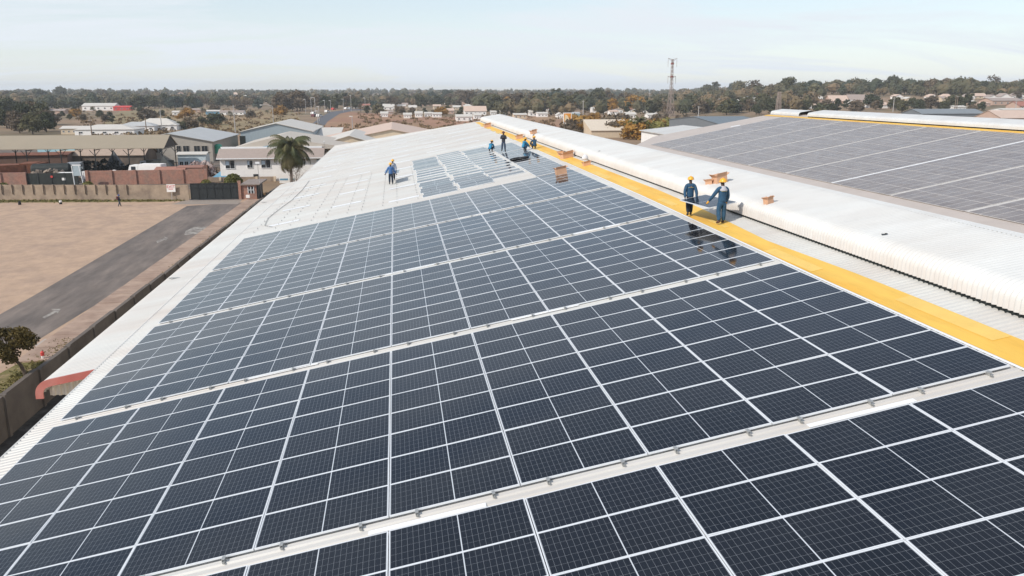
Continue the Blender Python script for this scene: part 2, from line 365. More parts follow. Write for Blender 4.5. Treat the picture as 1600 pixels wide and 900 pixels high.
# arrows and faded marks on the road
def flat(name, pts, mat=paint_m, z=.02): return sheet(name, pts, z, mat)
flat('road_marking', gp([(66,496),(83,487),(80,483),(95,483),(90,490),(88,488),(70,498)]))
flat('road_marking', gp([(244,377),(258,372),(256,370),(263,372),(259,376),(257,375),(246,380)]))
flat('road_marking', gp([(290,361),(303,355),(325,354),(308,366),(288,367)]))
flat('path', gp([(55,540),(70,530),(104,532),(100,540),(70,552),(60,556)]), M('pale_slab', (.42, .36, .31), .9), z=.03)
# fields and yards beyond the wall
sheet('yard', gp([(-400, 296), (330, 296), (345, 262), (345, 235), (-300, 232)]), .01, yard_m)
sheet('green_field', gp([(150, 200), (420, 205), (470, 186), (455, 172), (300, 168), (190, 172)]), .02, field_g)
sheet('brown_field', gp([(490, 215), (860, 215), (1120, 200), (1060, 183), (900, 181), (700, 183), (560, 176), (540, 174), (520, 182), (496, 198)]), .02, field_b)
sheet('main_road', gp([(478, 210), (497, 210), (512, 190), (530, 178), (552, 173), (600, 171), (600, 169.5), (545, 171), (516, 175), (500, 184), (487, 194)]), .04, asphalt_far)

# ================================================================== WAREHOUSE ROOFS
def ribs_v(v0, v1, pitch):
    out = []; v = v0
    while v < v1:
        out += [(v, 0), (v + pitch * .25, 0), (v + pitch * .38, 1), (v + pitch * .87, 1)]; v += pitch
    out.append((v1, 0)); return out
def u_end(u): return 127 - (u + 10.3) * 14 / 23.5
wh = empty('warehouse', (2, 55, -2.6), 0, 'long white roofed warehouse under the solar panels in the foreground', 'warehouse')
def PW(o): o.parent = wh; o.location = (-2, -55, 2.6); return o
U0, U1 = -9.92, 13.45
NR = -.088
b = MB(); rr = ribs_v(-14, 128, .2); vs = []
for v, r in rr:
    vs += [RP(U0, v, NR + .03 * r), RP(U1, v, NR + .03 * r)]
keep = []
for i in range(len(rr) - 1):
    keep.append((2*i, 2*i+1, 2*i+3, 2*i+2))
# trim the far end to its slanting gable line
for i, (v, r) in enumerate(rr):
    for k, u in enumerate((U0, U1)):
        if v > u_end(u): vs[2*i+k] = RP(u, u_end(u), NR)
b.add(vs, keep); PW(b.build('roof', roof_white, recalc=False))
b = MB(); b.box(-9.6, 38.5, -14, 111, -2.6 + 0, 7.4); PW(b.build('wall', cream_wall))
# far slope of this roof
XR = 14.6; ZR = RP(14.6 / CT, 0, NR).z
b = MB(); b.add([(XR, -14, ZR), (39.7, -14, ZR - (39.7 - XR) * ST / CT), (39.7, 120, ZR - (39.7 - XR) * ST / CT), (XR, 113, ZR)], [(0,1,2,3)])
PW(b.build('roof', roof_dusty, recalc=False))
# eave edge with gutter lip
b = MB()
e0 = RP(U0, -14, NR); e1 = RP(U0, 127, NR)
b.prism([e0 + Vector((0,0,.03)), e0 + Vector((-.05,0,.03)), e0 + Vector((-.05,0,-.22)), e0 + Vector((0,0,-.22))], (0, 141, 0))
PW(b.build('eave_trim', roof_white))
# end gable edge trim
b = MB()
b.tube(RP(U0, u_end(U0), NR + .03), RP(U1, u_end(U1), NR + .03), .07, n=6); PW(b.build('gable_trim', roof_white))

HSL = .16
def hood_profile(x0, z0, xr, hh=.62, depth=.50):
    """bullnose from the slot up, then the slope to the ridge; (x, z, nx, nz)"""
    P = [(x0, z0)]
    P.append((x0 - .0, z0 + hh * .35))
    for k in range(1, 9):
        a = k / 8 * (math.pi / 2 - math.atan(HSL)); rx = depth; rz = hh * .62
        P.append((x0 + rx * (1 - math.cos(a)), z0 + hh * .35 + rz * math.sin(a)))
    xs_, zs_ = P[-1]; n = 5
    for k in range(1, n + 1):
        t = k / n; P.append((xs_ + (xr - xs_) * t, zs_ + (xr - xs_) * t * HSL))
    xl, zl = P[-1]
    L = [(xr + .25, zl - .05), (xr + .9, zl - .30), (xr + 1.5, zl - .55), (xr + 1.9, zl - .80), (xr + 2.05, zl - 1.15)]
    return P + L
def hood(name, x0, z0, xr, ya, yb, pitch, seg, mat, amp=.034):
    P = hood_profile(x0, z0, xr); N = []
    for i, p in enumerate(P):
        a = P[max(i-1, 0)]; c = P[min(i+1, len(P)-1)]; t = Vector((c[0]-a[0], c[1]-a[1])).normalized(); N.append((-t.y, t.x))
    ny = int((yb - ya) / pitch) * seg; vs = []; m = len(P)
    for j in range(ny + 1):
        y = ya + j * pitch / seg; d = amp * math.sin(2 * math.pi * j / seg)
        for p, n in zip(P, N): vs.append((p[0] + n[0] * d, y, p[1] + n[1] * d))
    fs = [(j*m+i, (j+1)*m+i, (j+1)*m+i+1, j*m+i+1) for j in range(ny) for i in range(m-1)]
    b = MB(); b.add(vs, fs); b.add([(p[0], ya + ny * pitch / seg, p[1]) for p in P], [tuple(range(m))])
    return b.build(name, mat, smooth=True, recalc=False)
HX = 13.0; HZ = RP(13.1, 0, NR).z + .15
XRH = 15.8
PW(hood('ridge_hood', HX, HZ, XRH, -9, 112.6, .165, 6, hood_white))
# ridge cap as a low inverted V
zc = hood_profile(HX, HZ, XRH); zt = max(p[1] for p in zc) + .026
b = MB()
for s in (-1, 1):
    b.add([(XRH, -9, zt + .01), (XRH + s * .2, -9, zt - (.045 if s < 0 else .035)), (XRH + s * .2, 112.6, zt - (.045 if s < 0 else .035)), (XRH, 112.6, zt + .01)], [(0,1,2,3)])
PW(b.build('ridge_cap', hood_white))
b = MB(); b.box(HX + .06, HX + .2, -9, 112.5, HZ - .3, HZ + .0); PW(b.build('slot_shade_plate', dark_fill))  # dark plate filling the slot, its colour stands in for shade under the hood
# yellow painted walkway
def strip(lv, rv, n, mat, name, th=.02):
    b = MB(); vs = []
    for v, u in lv: vs.append(RP(u, v, n))
    for v, u in rv: vs.append(RP(u, v, n))
    k = len(lv); b.add(vs, [(i, k+i, k+i+1, i+1) for i in range(k-1)])
    return b.build(name, mat, recalc=False)
vv = [-10, 0, 3, 7, 12, 19, 25, 40, 60, 90, 112]
def interp(t, tab):
    for (a, p), (c, q) in zip(tab, tab[1:]):
        if t <= c: return p + (q - p) * max(0, (t - a)) / (c - a)
    return tab[-1][1]
lw = [(v, interp(v, [(-10, 11.62), (7, 11.66), (12, 11.74), (25, 11.95), (55, 12.1), (112, 12.35)])) for v in vv]
rw = [(v, interp(v, [(-10, 12.46), (1, 12.48), (6, 12.53), (12, 12.36), (19, 12.75), (25, 12.9), (60, 13.0), (112, 13.0)])) for v in vv]
yw = PW(strip(lw, rw, NR + .045, yellow_m, 'walkway'))
PW(strip([(v, u - .07) for v, u in lw], [(v, u + .0) for v, u in lw], NR + .040, skylight_m, 'edge_strip'))
# overlapping yellow sheets of the walkway
yel2 = M('walkway_yellow_pale', (.80, .53, .13), .55, var=.08)
b = MB()
yr = random.Random(2); sheets_ = [(1.2, 12.05, 12.45, 3.3), (7.9, 11.74, 12.1, 3.0)]
for v in range(13, 100, 6): sheets_.append((v + yr.random() * 2, 12.0 + yr.uniform(0, .1), 12.25 + yr.uniform(0, .2), yr.uniform(1.5, 3.6)))
for v0, u0, u1, ln in sheets_:
    T = Matrix.Translation(RP(0, 0, NR + .049)) @ ROT_ROOF.to_4x4()
    b = MB(); b.box(u0 + 0, u1, v0, v0 + ln, 0, .008, T); PW(b.build('walkway_sheet', yel2))
# skylights: bright translucent sheets in the roof
def skylight(par, u0, u1, v, wd=.62, n=NR + .036):
    b = MB(); T = Matrix.Translation(RP(0, 0, n)) @ ROT_ROOF.to_4x4()
    b.box(u0, u1, v - wd/2, v + wd/2, 0, .012, T); return b.build('skylight', skylight_m)
for k in range(11):
    v = 41.8 + 7.17 * k
    for u0, off, kmin in ((-8.25, 0, 0), (-4.25, 3.1, 0), (-.3, -.4, 0), (3.55, -2.6, 3), (7.4, -.5, 4)):
        vq = v + off
        if u0 == 3.55 and vq < 68: continue
        if u0 == 7.4 and vq < 68: continue
        if u0 == -.3 and 50 < vq < 52: vq += 1.2
        if vq < u_end(u0) - 4: PW(skylight(wh, u0, u0 + 2.02, vq))
for u0, v in ((-.35, -.16), (7.4, -.16), (-4.1, 9.86), (3.5, 9.86), (-.3, 19.5), (7.4, 19.5), (3.4, 29.2)):
    PW(skylight(wh, u0, u0 + 2.0, v - .17, .13))
# lower canopy along the eave with its red bull-nosed end fascia
zc0 = RP(-9.92, 0, NR).z - .2
def canopy_prof(th=0.0):
    P = [(-9.4, zc0 + .08), (-9.8, zc0)]
    P += [(-11.5, zc0 - .32)]
    for k in range(1, 8):
        a = k / 7 * math.pi / 2; P.append((-11.5 - .45 * math.sin(a), zc0 - .32 - .45 * (1 - math.cos(a)) - .02))
    P.append((-11.95, zc0 - .95)); return P
CP = canopy_prof()
b = MB(); rr = ribs_v(15.3, 75, .2); vs = []; m = len(CP)
for v, r in rr:
    for (x, z) in CP: vs.append((x - (.02 * r if x < -11.4 else 0), v, z + .02 * r))
b.add(vs, [(j*m+i, j*m+i+1, (j+1)*m+i+1, (j+1)*m+i) for j in range(len(rr)-1) for i in range(m-1)])
PW(b.build('canopy_roof', roof_white, recalc=False))
b = MB(); C2 = [(x + (0 if i < 3 else .0), z) for i, (x, z) in enumerate(CP)]
inner = []
for i, (x, z) in enumerate(CP):
    a = CP[max(i-1, 0)]; c = CP[min(i+1, m-1)]; t = Vector((c[0]-a[0], c[1]-a[1])).normalized()
    inner.append((x - t.y * -.27 * -1, z + t.x * .27)) if False else inner.append((x - t.y * .2, z + t.x * .2))
out_ = []
for i, (x, z) in enumerate(CP):
    a = CP[max(i-1, 0)]; c = CP[min(i+1, m-1)]; t = Vector((c[0]-a[0], c[1]-a[1])).normalized(); out_.append((x + t.y * .045, z - t.x * .045))
vs = [(x, y, z) for y in (15.2, 15.27) for lst in (out_, inner) for (x, z) in lst]
fs = []
for i in range(m - 1):
    fs += [(i, i+1, m+i+1, m+i), (2*m+i, 3*m+i, 3*m+i+1, 2*m+i+1), (i, 2*m+i, 2*m+i+1, i+1), (m+i, m+i+1, 3*m+i+1, 3*m+i)]
fs.append((m-1, 3*m-1, 4*m-1, 2*m-1)); b.add(vs, fs)
PW(b.build('fascia', redf))
# cream corrugated end wall below the fascia
b = MB(); x = -11.66; vs = []; prof = []
while x < -9.3: prof += [(x, 15.52), (x + .07, 15.52), (x + .10, 15.47), (x + .17, 15.47)]; x += .2
for x, y in prof: vs += [(x, y, zc0 - .95), (x, y, zc0 - .16 + (x + 9.8) * .19)]
b.add(vs, [(2*i, 2*i+2, 2*i+3, 2*i+1) for i in range(len(prof)-1)]); PW(b.build('end_wall', cream_wall, recalc=False))
b = MB(); b.box(-11.6, -9.6, 21, 75, -2.6, zc0 - 1.05); PW(b.build('wall', cream_wall))

# second bay on the right
wh2 = empty('warehouse', (66, 60, -2.6), 0, 'dusty roofed warehouse bay on the right, second roof from the camera', 'warehouse')
def PW2(o): o.parent = wh2; o.location = (-66, -60, 2.6); return o
X2, Z2, W2n = 41.7, 8.32, 10
def R2(u, v, n=0): return Vector((X2 + u * CT - n * ST, v, Z2 + u * ST + n * CT))
b = MB(); ul, ur = -2.2, 25.6
b.add([R2(ul, -14, NR), R2(ur, -14, NR), R2(ur, 127, NR), R2(4, 130, NR), R2(ul, 122, NR)], [(0,1,2,3,4)])
xr2 = R2(26, 0).x; zr2 = R2(26, 0, NR).z
b.add([(xr2, -14, zr2), (xr2 + 26, -14, zr2 - 5), (xr2 + 26, 127, zr2 - 5), (xr2, 127, zr2)], [(0,1,2,3)])
PW2(b.build('roof', roof_dusty, recalc=False))
b = MB(); b.box(40.5, 92, -14, 121, -2.6, 7.2); PW2(b.build('wall', cream_wall))
HX2 = R2(24.0, 0).x; HZ2 = R2(24.0, 0, NR).z + .17
PW2(hood('ridge_hood', HX2, HZ2, HX2 + 2.7, -9, 113, .3, 4, hood_white, .012))
PW2(hood('ridge_hood', HX2 + .45, HZ2 - .05, HX2 + 2.6, 116.5, 127, .3, 4, hood_white, .01))
b = MB(); b.box(HX2 + .17, HX2 + .2, -9, 112.9, HZ2 - .3, HZ2 + .5); PW2(b.build('slot_shade_plate', dark_fill))  # same dark plate painting the slot's shade under the second hood
b = MB(); b.add([R2(23.15, -9, NR + .03), R2(24.0, -9, NR + .03), R2(24.0, 127, NR + .03), R2(23.15, 127, NR + .03)], [(0,1,2,3)])
PW2(b.build('walkway', yellow_m, recalc=False))
M_GAP = M('gap_sheet', (.56, .53, .49), .6)
for bl in range(-2, 8):
    v = 51.95 + bl * 9.67 - .47; b = MB(); b.add([R2(.05, v, -.03), R2(22.9, v, -.03), R2(22.9, v + .44, -.03), R2(.05, v + .44, -.03)], [(0,1,2,3)]); PW2(b.build('gap_flashing', skylight_m if bl == 1 else M_GAP, recalc=False))
b = MB(); b.box(39.5, 39.9, -14, 122, 7.4, 7.75); PW2(b.build('gutter', roof_dusty))
b = MB(); b.add([R2(-.15, 20, -.13), R2(-.02, 20, -.13), R2(-.02, 120, -.13), R2(-.15, 120, -.13)], [(0,1,2,3)]); PW2(b.build('edge_dark_strip', dark_fill, recalc=False))  # dark strip along the lower edge of the array
b = MB(); b.add([R2(14.5, 120.8, -.08), R2(16, 120.2, -.08), R2(16.2, 121.2, -.08), R2(14.8, 121.6, -.08)], [(0,1,2,3)]); PW2(b.build('roof_patch', skylight_m, recalc=False))

# ================================================================== SOLAR PANELS
PWD, PHT = 2.280, 1.133
W_, H_, GP = 2.298, 1.1467, .483
def panel_meshes(gm):
    b = MB(); a, c, t = PWD/2, PHT/2, .0155
    b.box(-a, a, -c, -c + t, -.036, 0); b.box(-a, a, c - t, c, -.036, 0)
    b.box(-a, -a + t, -c + t, c - t, -.036, 0); b.box(a - t, a, -c + t, c - t, -.036, 0)
    fr = b.mesh('frame', alu)
    b = MB(); a -= t; c -= t
    b.add([(-a,-c,-.004),(a,-c,-.004),(a,c,-.004),(-a,c,-.004),(-a,-c,-.011),(a,-c,-.011),(a,c,-.011),(-a,c,-.011)], [(0,1,2,3),(7,6,5,4)])
    gl = b.mesh('glass', gm); u = gl.uv_layers.new(name='UVMap')
    for i, q in enumerate([(0,0),(1,0),(1,1),(0,1),(0,1),(1,1),(1,0),(0,0)]): u.data[i].uv = q
    return fr, gl
FR, GL = panel_meshes(glass_m)
NUM = ['zeroth','first','second','third','fourth','fifth','sixth','seventh','eighth','ninth','tenth','eleventh','twelfth']
def panel(loc, rot, label, group):
    e = empty('solar_panel', loc, 0, label, 'solar panel', group); e.rotation_euler = rot
    for n, me in (('frame', FR), ('glass', GL)):
        o = bpy.data.objects.new(n, me); sc.collection.objects.link(o); o.parent = e
    return e
cands = []      # (area, matrix, label, group)
def area(T):
    p = [px(T @ Vector(q)) for q in ((-1.14,-.56,0),(1.14,-.56,0),(1.14,.56,0),(-1.14,.56,0))]
    if min(q[2] for q in p) < .5: return 0
    if max(q[0] for q in p) < 0 or min(q[0] for q in p) > 1600 or max(q[1] for q in p) < 0 or min(q[1] for q in p) > 900: return 0
    return abs(sum(p[i][0] * p[(i+1) % 4][1] - p[(i+1) % 4][0] * p[i][1] for i in range(4))) / 2
RM = ROT_ROOF.to_4x4()
GRP = 'solar panels laid in the array on the near roof'
trn = random.Random(77)
def put(u, v, lab, grp=GRP, tilt=None, n=0, rz=0, base=None):
    if tilt is None: tilt = (trn.gauss(0, .0035), trn.gauss(0, .003)); n += trn.uniform(-.003, .001)
    T = Matrix.Translation((base or RP)(u, v, n)) @ RM @ Matrix.Rotation(rz, 4, 'Z') @ Matrix.Rotation(tilt[0], 4, 'X') @ Matrix.Rotation(tilt[1], 4, 'Y')
    a = area(T)
    if a > 0: cands.append((a, T, lab, grp, base is not None))
for c in range(-4, 6):          # foreground block, ends at the first gap
    for r in range(8):
        if c < 5: put((c + .5) * W_, -GP - (r + .5) * H_, f'framed solar panel, foreground block, {NUM[r+1]} row from its far edge, {NUM[5-c]} from yellow walkway')
bn = ['second', 'third', 'fourth', 'fifth']
for k in range(4):
    for c in range(-4, 5):
        for r in range(8):
            put((c + .5) * W_, k * (8 * H_ + GP) + (r + .5) * H_, f'framed solar panel, {bn[k]} block, {NUM[r+1]} row from its near edge, {NUM[5-c]} from yellow walkway')
V6 = 4 * (8 * H_ + GP)
for bl in range(3):             # finished column beside the walkway, beyond the fifth block
    for r in range(8):
        v = V6 + bl * (8 * H_ + GP) + (r + .5) * H_
        if v > 65.5: break
        put(4.5 * W_, v, f'framed solar panel in the far finished column, {NUM[r+1]} row of its {["near","middle","last"][bl]} group')
# loose panels waiting to be fixed: patches of tight and of spread panels
G2 = 'loose solar panels waiting to be fixed on the bare roof'
prng = random.Random(3)
for ci, (u0, v0) in enumerate(((3.15, 39.9), (5.55, 40.3), (7.85, 42.0))):
    v = v0; k = 0
    while v < (67.5, 68.0, 66.5)[ci]:
        q = (v - v0) / 27
        sparse = (.22 < q < .62) if ci == 0 else ((.2 < q < .95) if ci == 1 else (q < .72))
        st = 1.8 if sparse else 1.17
        put(u0 + prng.uniform(-.13, .13) - .13 * q * (2 - ci), v + .6, f'loose {"spread" if sparse else "tightly laid"} solar panel, {["left","middle","right"][ci]} pile column, number {k+1} from the near side', G2,
            (prng.uniform(-.015, .015), prng.uniform(-.008, .008)), n=-.02)
        v += st; k += 1
# second roof
rest = []
for c in range(W2n):
    for bl in range(-3, 8):
        for r in range(8):
            v = 51.95 + bl * 9.67 + (r + .5) * H_
            if v > 119: continue
            put((c + .5) * W_, v, None, None, base=R2)
cands.sort(key=lambda q: -q[0])
for i, (a, T, lab, grp, sec) in enumerate(cands):
    if i < 300 and not sec:
        if 'number' in lab: lab = lab[:lab.index('number')] + (NUM + ['%dth' % z for z in range(13, 40)])[int(lab[lab.index('number') + 7:].split()[0])] + ' from the near side'
        panel(T.translation, T.to_euler(), lab, grp)
    else: rest.append((T, sec))
b1, b2 = MB(), MB(); uvs = [[], []]
for T, sec in rest:
    a, c, t = PWD/2, PHT/2, .0155; mi = 2 if sec else 0
    for q in ((-a, a, -c, -c+t), (-a, a, c-t, c), (-a, -a+t, -c+t, c-t), (a-t, a, -c+t, c-t)): b1.box(*q, -.036, 0, T, 3 if sec else 0)
    k = len(b1.f); a -= t; c -= t
    b1.add([T @ Vector(p) for p in ((-a,-c,-.004),(a,-c,-.004),(a,c,-.004),(-a,c,-.004))], [(0,1,2,3)], 2 if sec else 1); uvs[0].append(k)
me = b1.mesh('solar_panels', [alu, glass_m, glass_dust_haze, alu_dull]); u = me.uv_layers.new(name='UVMap')
for k in uvs[0]:
    for j, q in zip(me.polygons[k].loop_indices, ((0,0),(1,0),(1,1),(0,1))): u.data[j].uv = q
o = bpy.data.objects.new('solar_panels', me); sc.collection.objects.link(o)
tag(o, 'solar panels covering the second roof and the farthest rows, dusty and dark', 'solar panels', None, 'stuff')

# brackets and clamps
b = MB(); b.box(-.035, .035, -.10, .0, 0, .01); b.box(-.035, -.022, -.09, -.02, .01, .075); b.box(-.035, .035, -.09, .03, .076, .088); b.box(-.018, .02, -.12, 1.0, .012, .036)
brk = b.mesh('roof_bracket', alu2)
b = MB(); b.box(-.045, .045, -.045, .045, 0, .02); b.box(-.012, .022, -.03, .03, .02, .10); ft = b.mesh('roof_bracket', alu2)
def small(me, loc, name, label, cat, group):
    o = bpy.data.objects.new(name, me); sc.collection.objects.link(o); o.location = loc; o.rotation_euler = RM.to_euler(); o.scale = (.8, 1, .85); return tag(o, label, cat, group)
gapn = ['first', 'second', 'third', 'fourth']
for k in range(4):
    for c in range(-4, 5):
        for f in (.21, .79):
            small(brk, RP((c + f) * W_, k * (8 * H_ + GP) - .05, NR + .03), 'mounting_bracket', f'small grey mounting bracket in the {gapn[k]} roof gap under the panel edges', 'bracket', f'brackets in the {gapn[k]} gap')
for c in range(-4, 2):
    for f in (.18, .77):
        for j in range(17 if c < 1 else 9):
            if c == 1 and f > .5: continue
            v = 40.2 + j * 1.5
            if c == 1 and v > 44: continue
            small(ft, RP((c + f) * W_ - .15, v, NR + .03), 'roof_bracket', f'small dark roof bracket in the {NUM[(c+4)*2 + (1 if f < .5 else 2)]} dotted line from the eave', 'bracket', 'brackets waiting for panels on the bare roof')
# black cable along the bare roof
b = MB(); pts = [(-8.4, 70), (-8.2, 62), (-8.3, 55), (-8.7, 50), (-8.9, 46), (-8.6, 42.5), (-7.9, 41)]
for p, q in zip(pts, pts[1:]): b.tube(RP(p[0], p[1], NR + .07), RP(q[0], q[1], NR + .07), .018, n=5)
tag(b.build('cable', M('cable_grey', (.3, .3, .29), .6)), 'thin grey cable curving over the bare white roof beyond the panels', 'cable')
for (x, y, l) in ((275, 443, 'small dark scrap of metal lying on the lower canopy roof'), (415, 322, 'tiny pale scrap lying on the canopy roof near its far end')):
    P = G(x, y, 7.3); b = MB(); b.box(-.22, .22, -.06, .06, 0, .03); b.box(-.30, -.2, -.14, -.05, 0, .04)
    o = b.build('scrap', alu2, loc=(P.x, P.y, zc0 - .05 + (P.x + 10.2) * .176)); tag(o, l, 'scrap')

# ================================================================== BUILDINGS
def AZ(x, y, Y): return AY(x, y, Y).z
def box_part(par, name, mat, *q):
    b = MB(); b.box(*q); return b.build(name, mat, par)
def window(par, x, z, w_, h_, y=-.0, mat=glass_dark, fm=None):
    """a window in a wall facing -Y"""
    b = MB(); b.box(x - w_/2, x + w_/2, y - .05, y - .01, z, z + h_); f = b.build('window', mat, par)
    b = MB(); t = max(.06, w_ * .05)
    b.box(x - w_/2 - t, x + w_/2 + t, y - .09, y - .012, z + h_, z + h_ + t); b.box(x - w_/2 - t, x + w_/2 + t, y - .12, y - .012, z - t, z)
    b.box(x - w_/2 - t, x - w_/2, y - .09, y - .012, z, z + h_); b.box(x + w_/2, x + w_/2 + t, y - .09, y - .012, z, z + h_)
    b.box(x - t/3, x + t/3, y - .08, y - .052, z, z + h_)
    b.build('frame', fm or fascia_white, f); return f
def gable(name, P, w_, d, he, hr, axis, wm, rm, label, cat, group=None, over=.35, rz=0, wins=(), th=.12, hip=False, door=None, fm=None, smat=None):
    """P: middle of the front base line. axis 'x': ridge parallel to the front; 'y': gable faces the front"""
    e = empty(name, P, rz, label, cat, group); X0, X1 = -w_/2, w_/2
    b = MB()
    if axis == 'y': b.prism([(X0, 0, 0), (X1, 0, 0), (X1, 0, he), (0, 0, hr), (X0, 0, he)], (0, d, 0))
    elif hip: b.box(X0, X1, 0, d, 0, he)
    else: b.prism([(X0, 0, 0), (X0, d, 0), (X0, d, he), (X0, d/2, hr), (X0, 0, he)], (w_, 0, 0))
    b.build('wall', wm, e)
    b = MB(); o = over
    if axis == 'y':
        k = (hr - he) / (w_/2)
        for s in (-1, 1):
            xe = s * (w_/2 + o); ze = he - o * k + .02
            b.prism([(0, -o, hr + .03), (xe, -o, ze), (xe, -o, ze + th), (0, -o, hr + .03 + th)], (0, d + 2*o, 0))
    elif hip:
        r = min(w_/2 * .6, d/2); zt = hr
        pts = [(X0-o, -o, he), (X1+o, -o, he), (X1+o, d+o, he), (X0-o, d+o, he), (X0+r, d/2, zt), (X1-r, d/2, zt)]
        b.add(pts, [(0,1,5,4), (1,2,5), (2,3,4,5), (3,0,4), (3,2,1,0)])
    else:
        k = (hr - he) / (d/2)
        for s in (-1, 1):
            ye = d/2 + s * (d/2 + o); ze = he - o * k + .02
            b.prism([(X0 - o, d/2, hr + .03), (X0 - o, ye, ze), (X0 - o, ye, ze + th), (X0 - o, d/2, hr + .03 + th)], (w_ + 2*o, 0, 0))
    b.build('roof', rm, e)
    for q in wins: window(e, q[0], q[1], q[2], q[3], fm=fm)
    if door: box_part(e, 'door', door[2], door[0] - .45 * door[1], door[0] + .45 * door[1], -.06, -.01, 0, 2.0)
    return e

# --- grey block warehouse behind the long shed
Y = 198; xr_, ze_ = AY(331, 221, Y).x, AZ(331, 221, Y); xa, za = AY(262, 209, Y).x, AZ(262, 209, Y)
hw = xr_ - xa; wins = []
for x0, x1 in ((200, 207), (211, 220), (225, 235), (243, 253), (276, 283), (286, 296), (303, 313), (315, 325)):
    a, c = AY(x0, 228, Y), AY(x1, 238, Y); wins.append(((a.x + c.x)/2 - xa, c.z, c.x - a.x, a.z - c.z))
gable('block_warehouse', (xa, Y, 0), 2 * hw, 34, ze_, za, 'y', wall_grey, roof_grey, 'grey block warehouse with a row of square windows behind the long tan shed', 'warehouse', wins=wins, over=.5, fm=wall_grey)
# green water tanks beside it
for (x, yb, r, h, l) in ((342, 242, .95, 2.3, 'bright green water tank beside the grey block warehouse, the right and larger of two'), (334, 241, .7, 1.7, 'darker green water tank beside the grey block warehouse, the left and smaller of two')):
    P = AY(x, yb, 201); e = empty('water_tank', (P.x, 201, 0), 0, l, 'tank')
    b = MB(); b.lathe([(0, 1.7), (r, 1.7), (r, 1.7 + h * .85), (r * .5, 1.7 + h), (0, 1.7 + h)], n=14); b.build('tank', green_tank, e, smooth=False)
    b = MB()
    for sx in (-1, 1):
        for sy in (-1, 1): b.tube((sx * r * .7, sy * r * .7, 0), (sx * r * .7, sy * r * .7, 1.7), .06, n=6)
    b.box(-r, r, -r, r, 1.6, 1.69); b.build('stand', steel_pole, e)
# low white block with small openings in front of it
Y = 176; a, c = AY(277, 241, Y), AY(322, 254, Y)
e = gable('site_office', ((a.x + c.x)/2, Y, 0), c.x - a.x, 4, a.z - .1, a.z + .25, 'x', M('pale_blue_cladding', (.52, .60, .63), .6), roof_lt, 'low pale blue site office with small square openings in front of grey warehouse', 'office', over=.3,
      wins=[(-(c.x - a.x)/2 + (c.x - a.x) * t, 1.0, .7, .8) for t in (.12, .3, .5, .68, .88)])
# --- long open shed with tan roof
YF, YR, YB = 163.0, 168.5, 174.0
sh = empty('open_shed', (-60, YR, 0), 0, 'long open-sided shed with a plain tan roof and dark gable end', 'shed')
zf, zr_ = AZ(150, 232, YF), AZ(150, 211, YR); X1 = AY(266, 215, YR).x; X0 = -175
b = MB(); dY = YF - YR
b.prism([(X0 + 60, 0, zr_), (X0 + 60, dY, zf), (X0 + 60, dY, zf - .12), (X0 + 60, 0, zr_ - .12)], (X1 - X0, 0, 0))
b.prism([(X0 + 60, 0, zr_), (X0 + 60, -dY, zf), (X0 + 60, -dY, zf - .12), (X0 + 60, 0, zr_ - .12)], (X1 - X0, 0, 0)); b.build('roof', roof_tan, sh)
b = MB(); b.prism([(X1 + 60 - .3, dY, zf - .13), (X1 + 60 - .3, 0, zr_ - .13), (X1 + 60 - .3, -dY, zf - .13)], (.1, 0, 0)); b.build('gable_shade_infill', M('gable_shade', (.05, .04, .035), .8), sh)  # dark infill painting the shaded underside seen through the gable
for i in range(14):
    x = X1 + 60 - .6 - i * 6.4
    for y in (dY + .3, -dY - .3):
        b = MB(); b.tube((x, y, 0), (x, y, zf - .1), .11, n=6)
        b.tube((x, y, zf - 1.5), (x + 1.0, y, zf - .3), .06, n=5); b.tube((x, y, zf - 1.5), (x - 1.0, y, zf - .3), .06, n=5); b.build('post', gate_m, sh)
    b = MB(); b.tube((x, dY, zf - .35), (x, -dY, zf - .35), .08, n=5); b.tube((x, 0, zf - .35), (x, 0, zr_ - .2), .06, n=5)
    b.tube((x, dY / 2, zf - .35), (x, 0, zr_ - .2), .05, n=5); b.build('truss', gate_m, sh)

# --- two-storey white office with brown lean roof
Y = 150; a = AY(346, 284, Y); z1 = AZ(400, 246, Y); X1 = -14.0
of = empty('office_building', ((a.x + X1)/2, Y, 0), 0, 'white two-storey office with a brown skirt roof behind the palm', 'office')
hw = (X1 - a.x)/2
box_part(of, 'wall', wall_white, -hw, hw, 0, 22, 0, z1)
zt = AZ(400, 232, Y + 2.6)
b = MB(); b.prism([(-hw - .5, -.7, z1 - .1), (-hw - .5, 2.6, zt), (-hw - .5, 2.6, zt - .15), (-hw - .5, -.7, z1 - .28)], (2*hw + 1, 0, 0)); b.build('skirt_roof', roof_brown, of)
box_part(of, 'gutter', fascia_white, -hw - .5, hw + .5, -.82, -.7, z1 - .25, z1 - .06)
cxo = (a.x + X1)/2
uL, uA, uR = AY(372, 232, Y + 3.2), AY(430, 214, Y + 3.2), AY(516, 229, Y + 3.2)
box_part(of, 'parapet', fascia_white, -hw - .2, hw, 2.7, 2.95, zt - .1, zt + .34)
b = MB(); b.prism([(uL.x - cxo - .8, 3.0, zt + .2), (uA.x - cxo, 3.0, uA.z), (uR.x - cxo + 3, 3.0, zt + .1), (uR.x - cxo + 3, 3, zt - .2), (uL.x - cxo - .8, 3, zt - .2)], (0, 24, 0)); b.build('upper_roof', M('roof_cream', (.52, .46, .39), .7, var=.05), of)
q0, q1 = AY(411, 232, Y + 2.9), AY(434, 225, Y + 2.9)
b = MB(); b.prism([(q0.x - cxo, 2.75, zt + .36), (q1.x - cxo, 2.75, q1.z), (q1.x - cxo, 2.75, q1.z - .3), (q0.x - cxo, 2.75, zt + .2)], (0, .12, 0)); b.build('blue_fascia', blue_m, of)
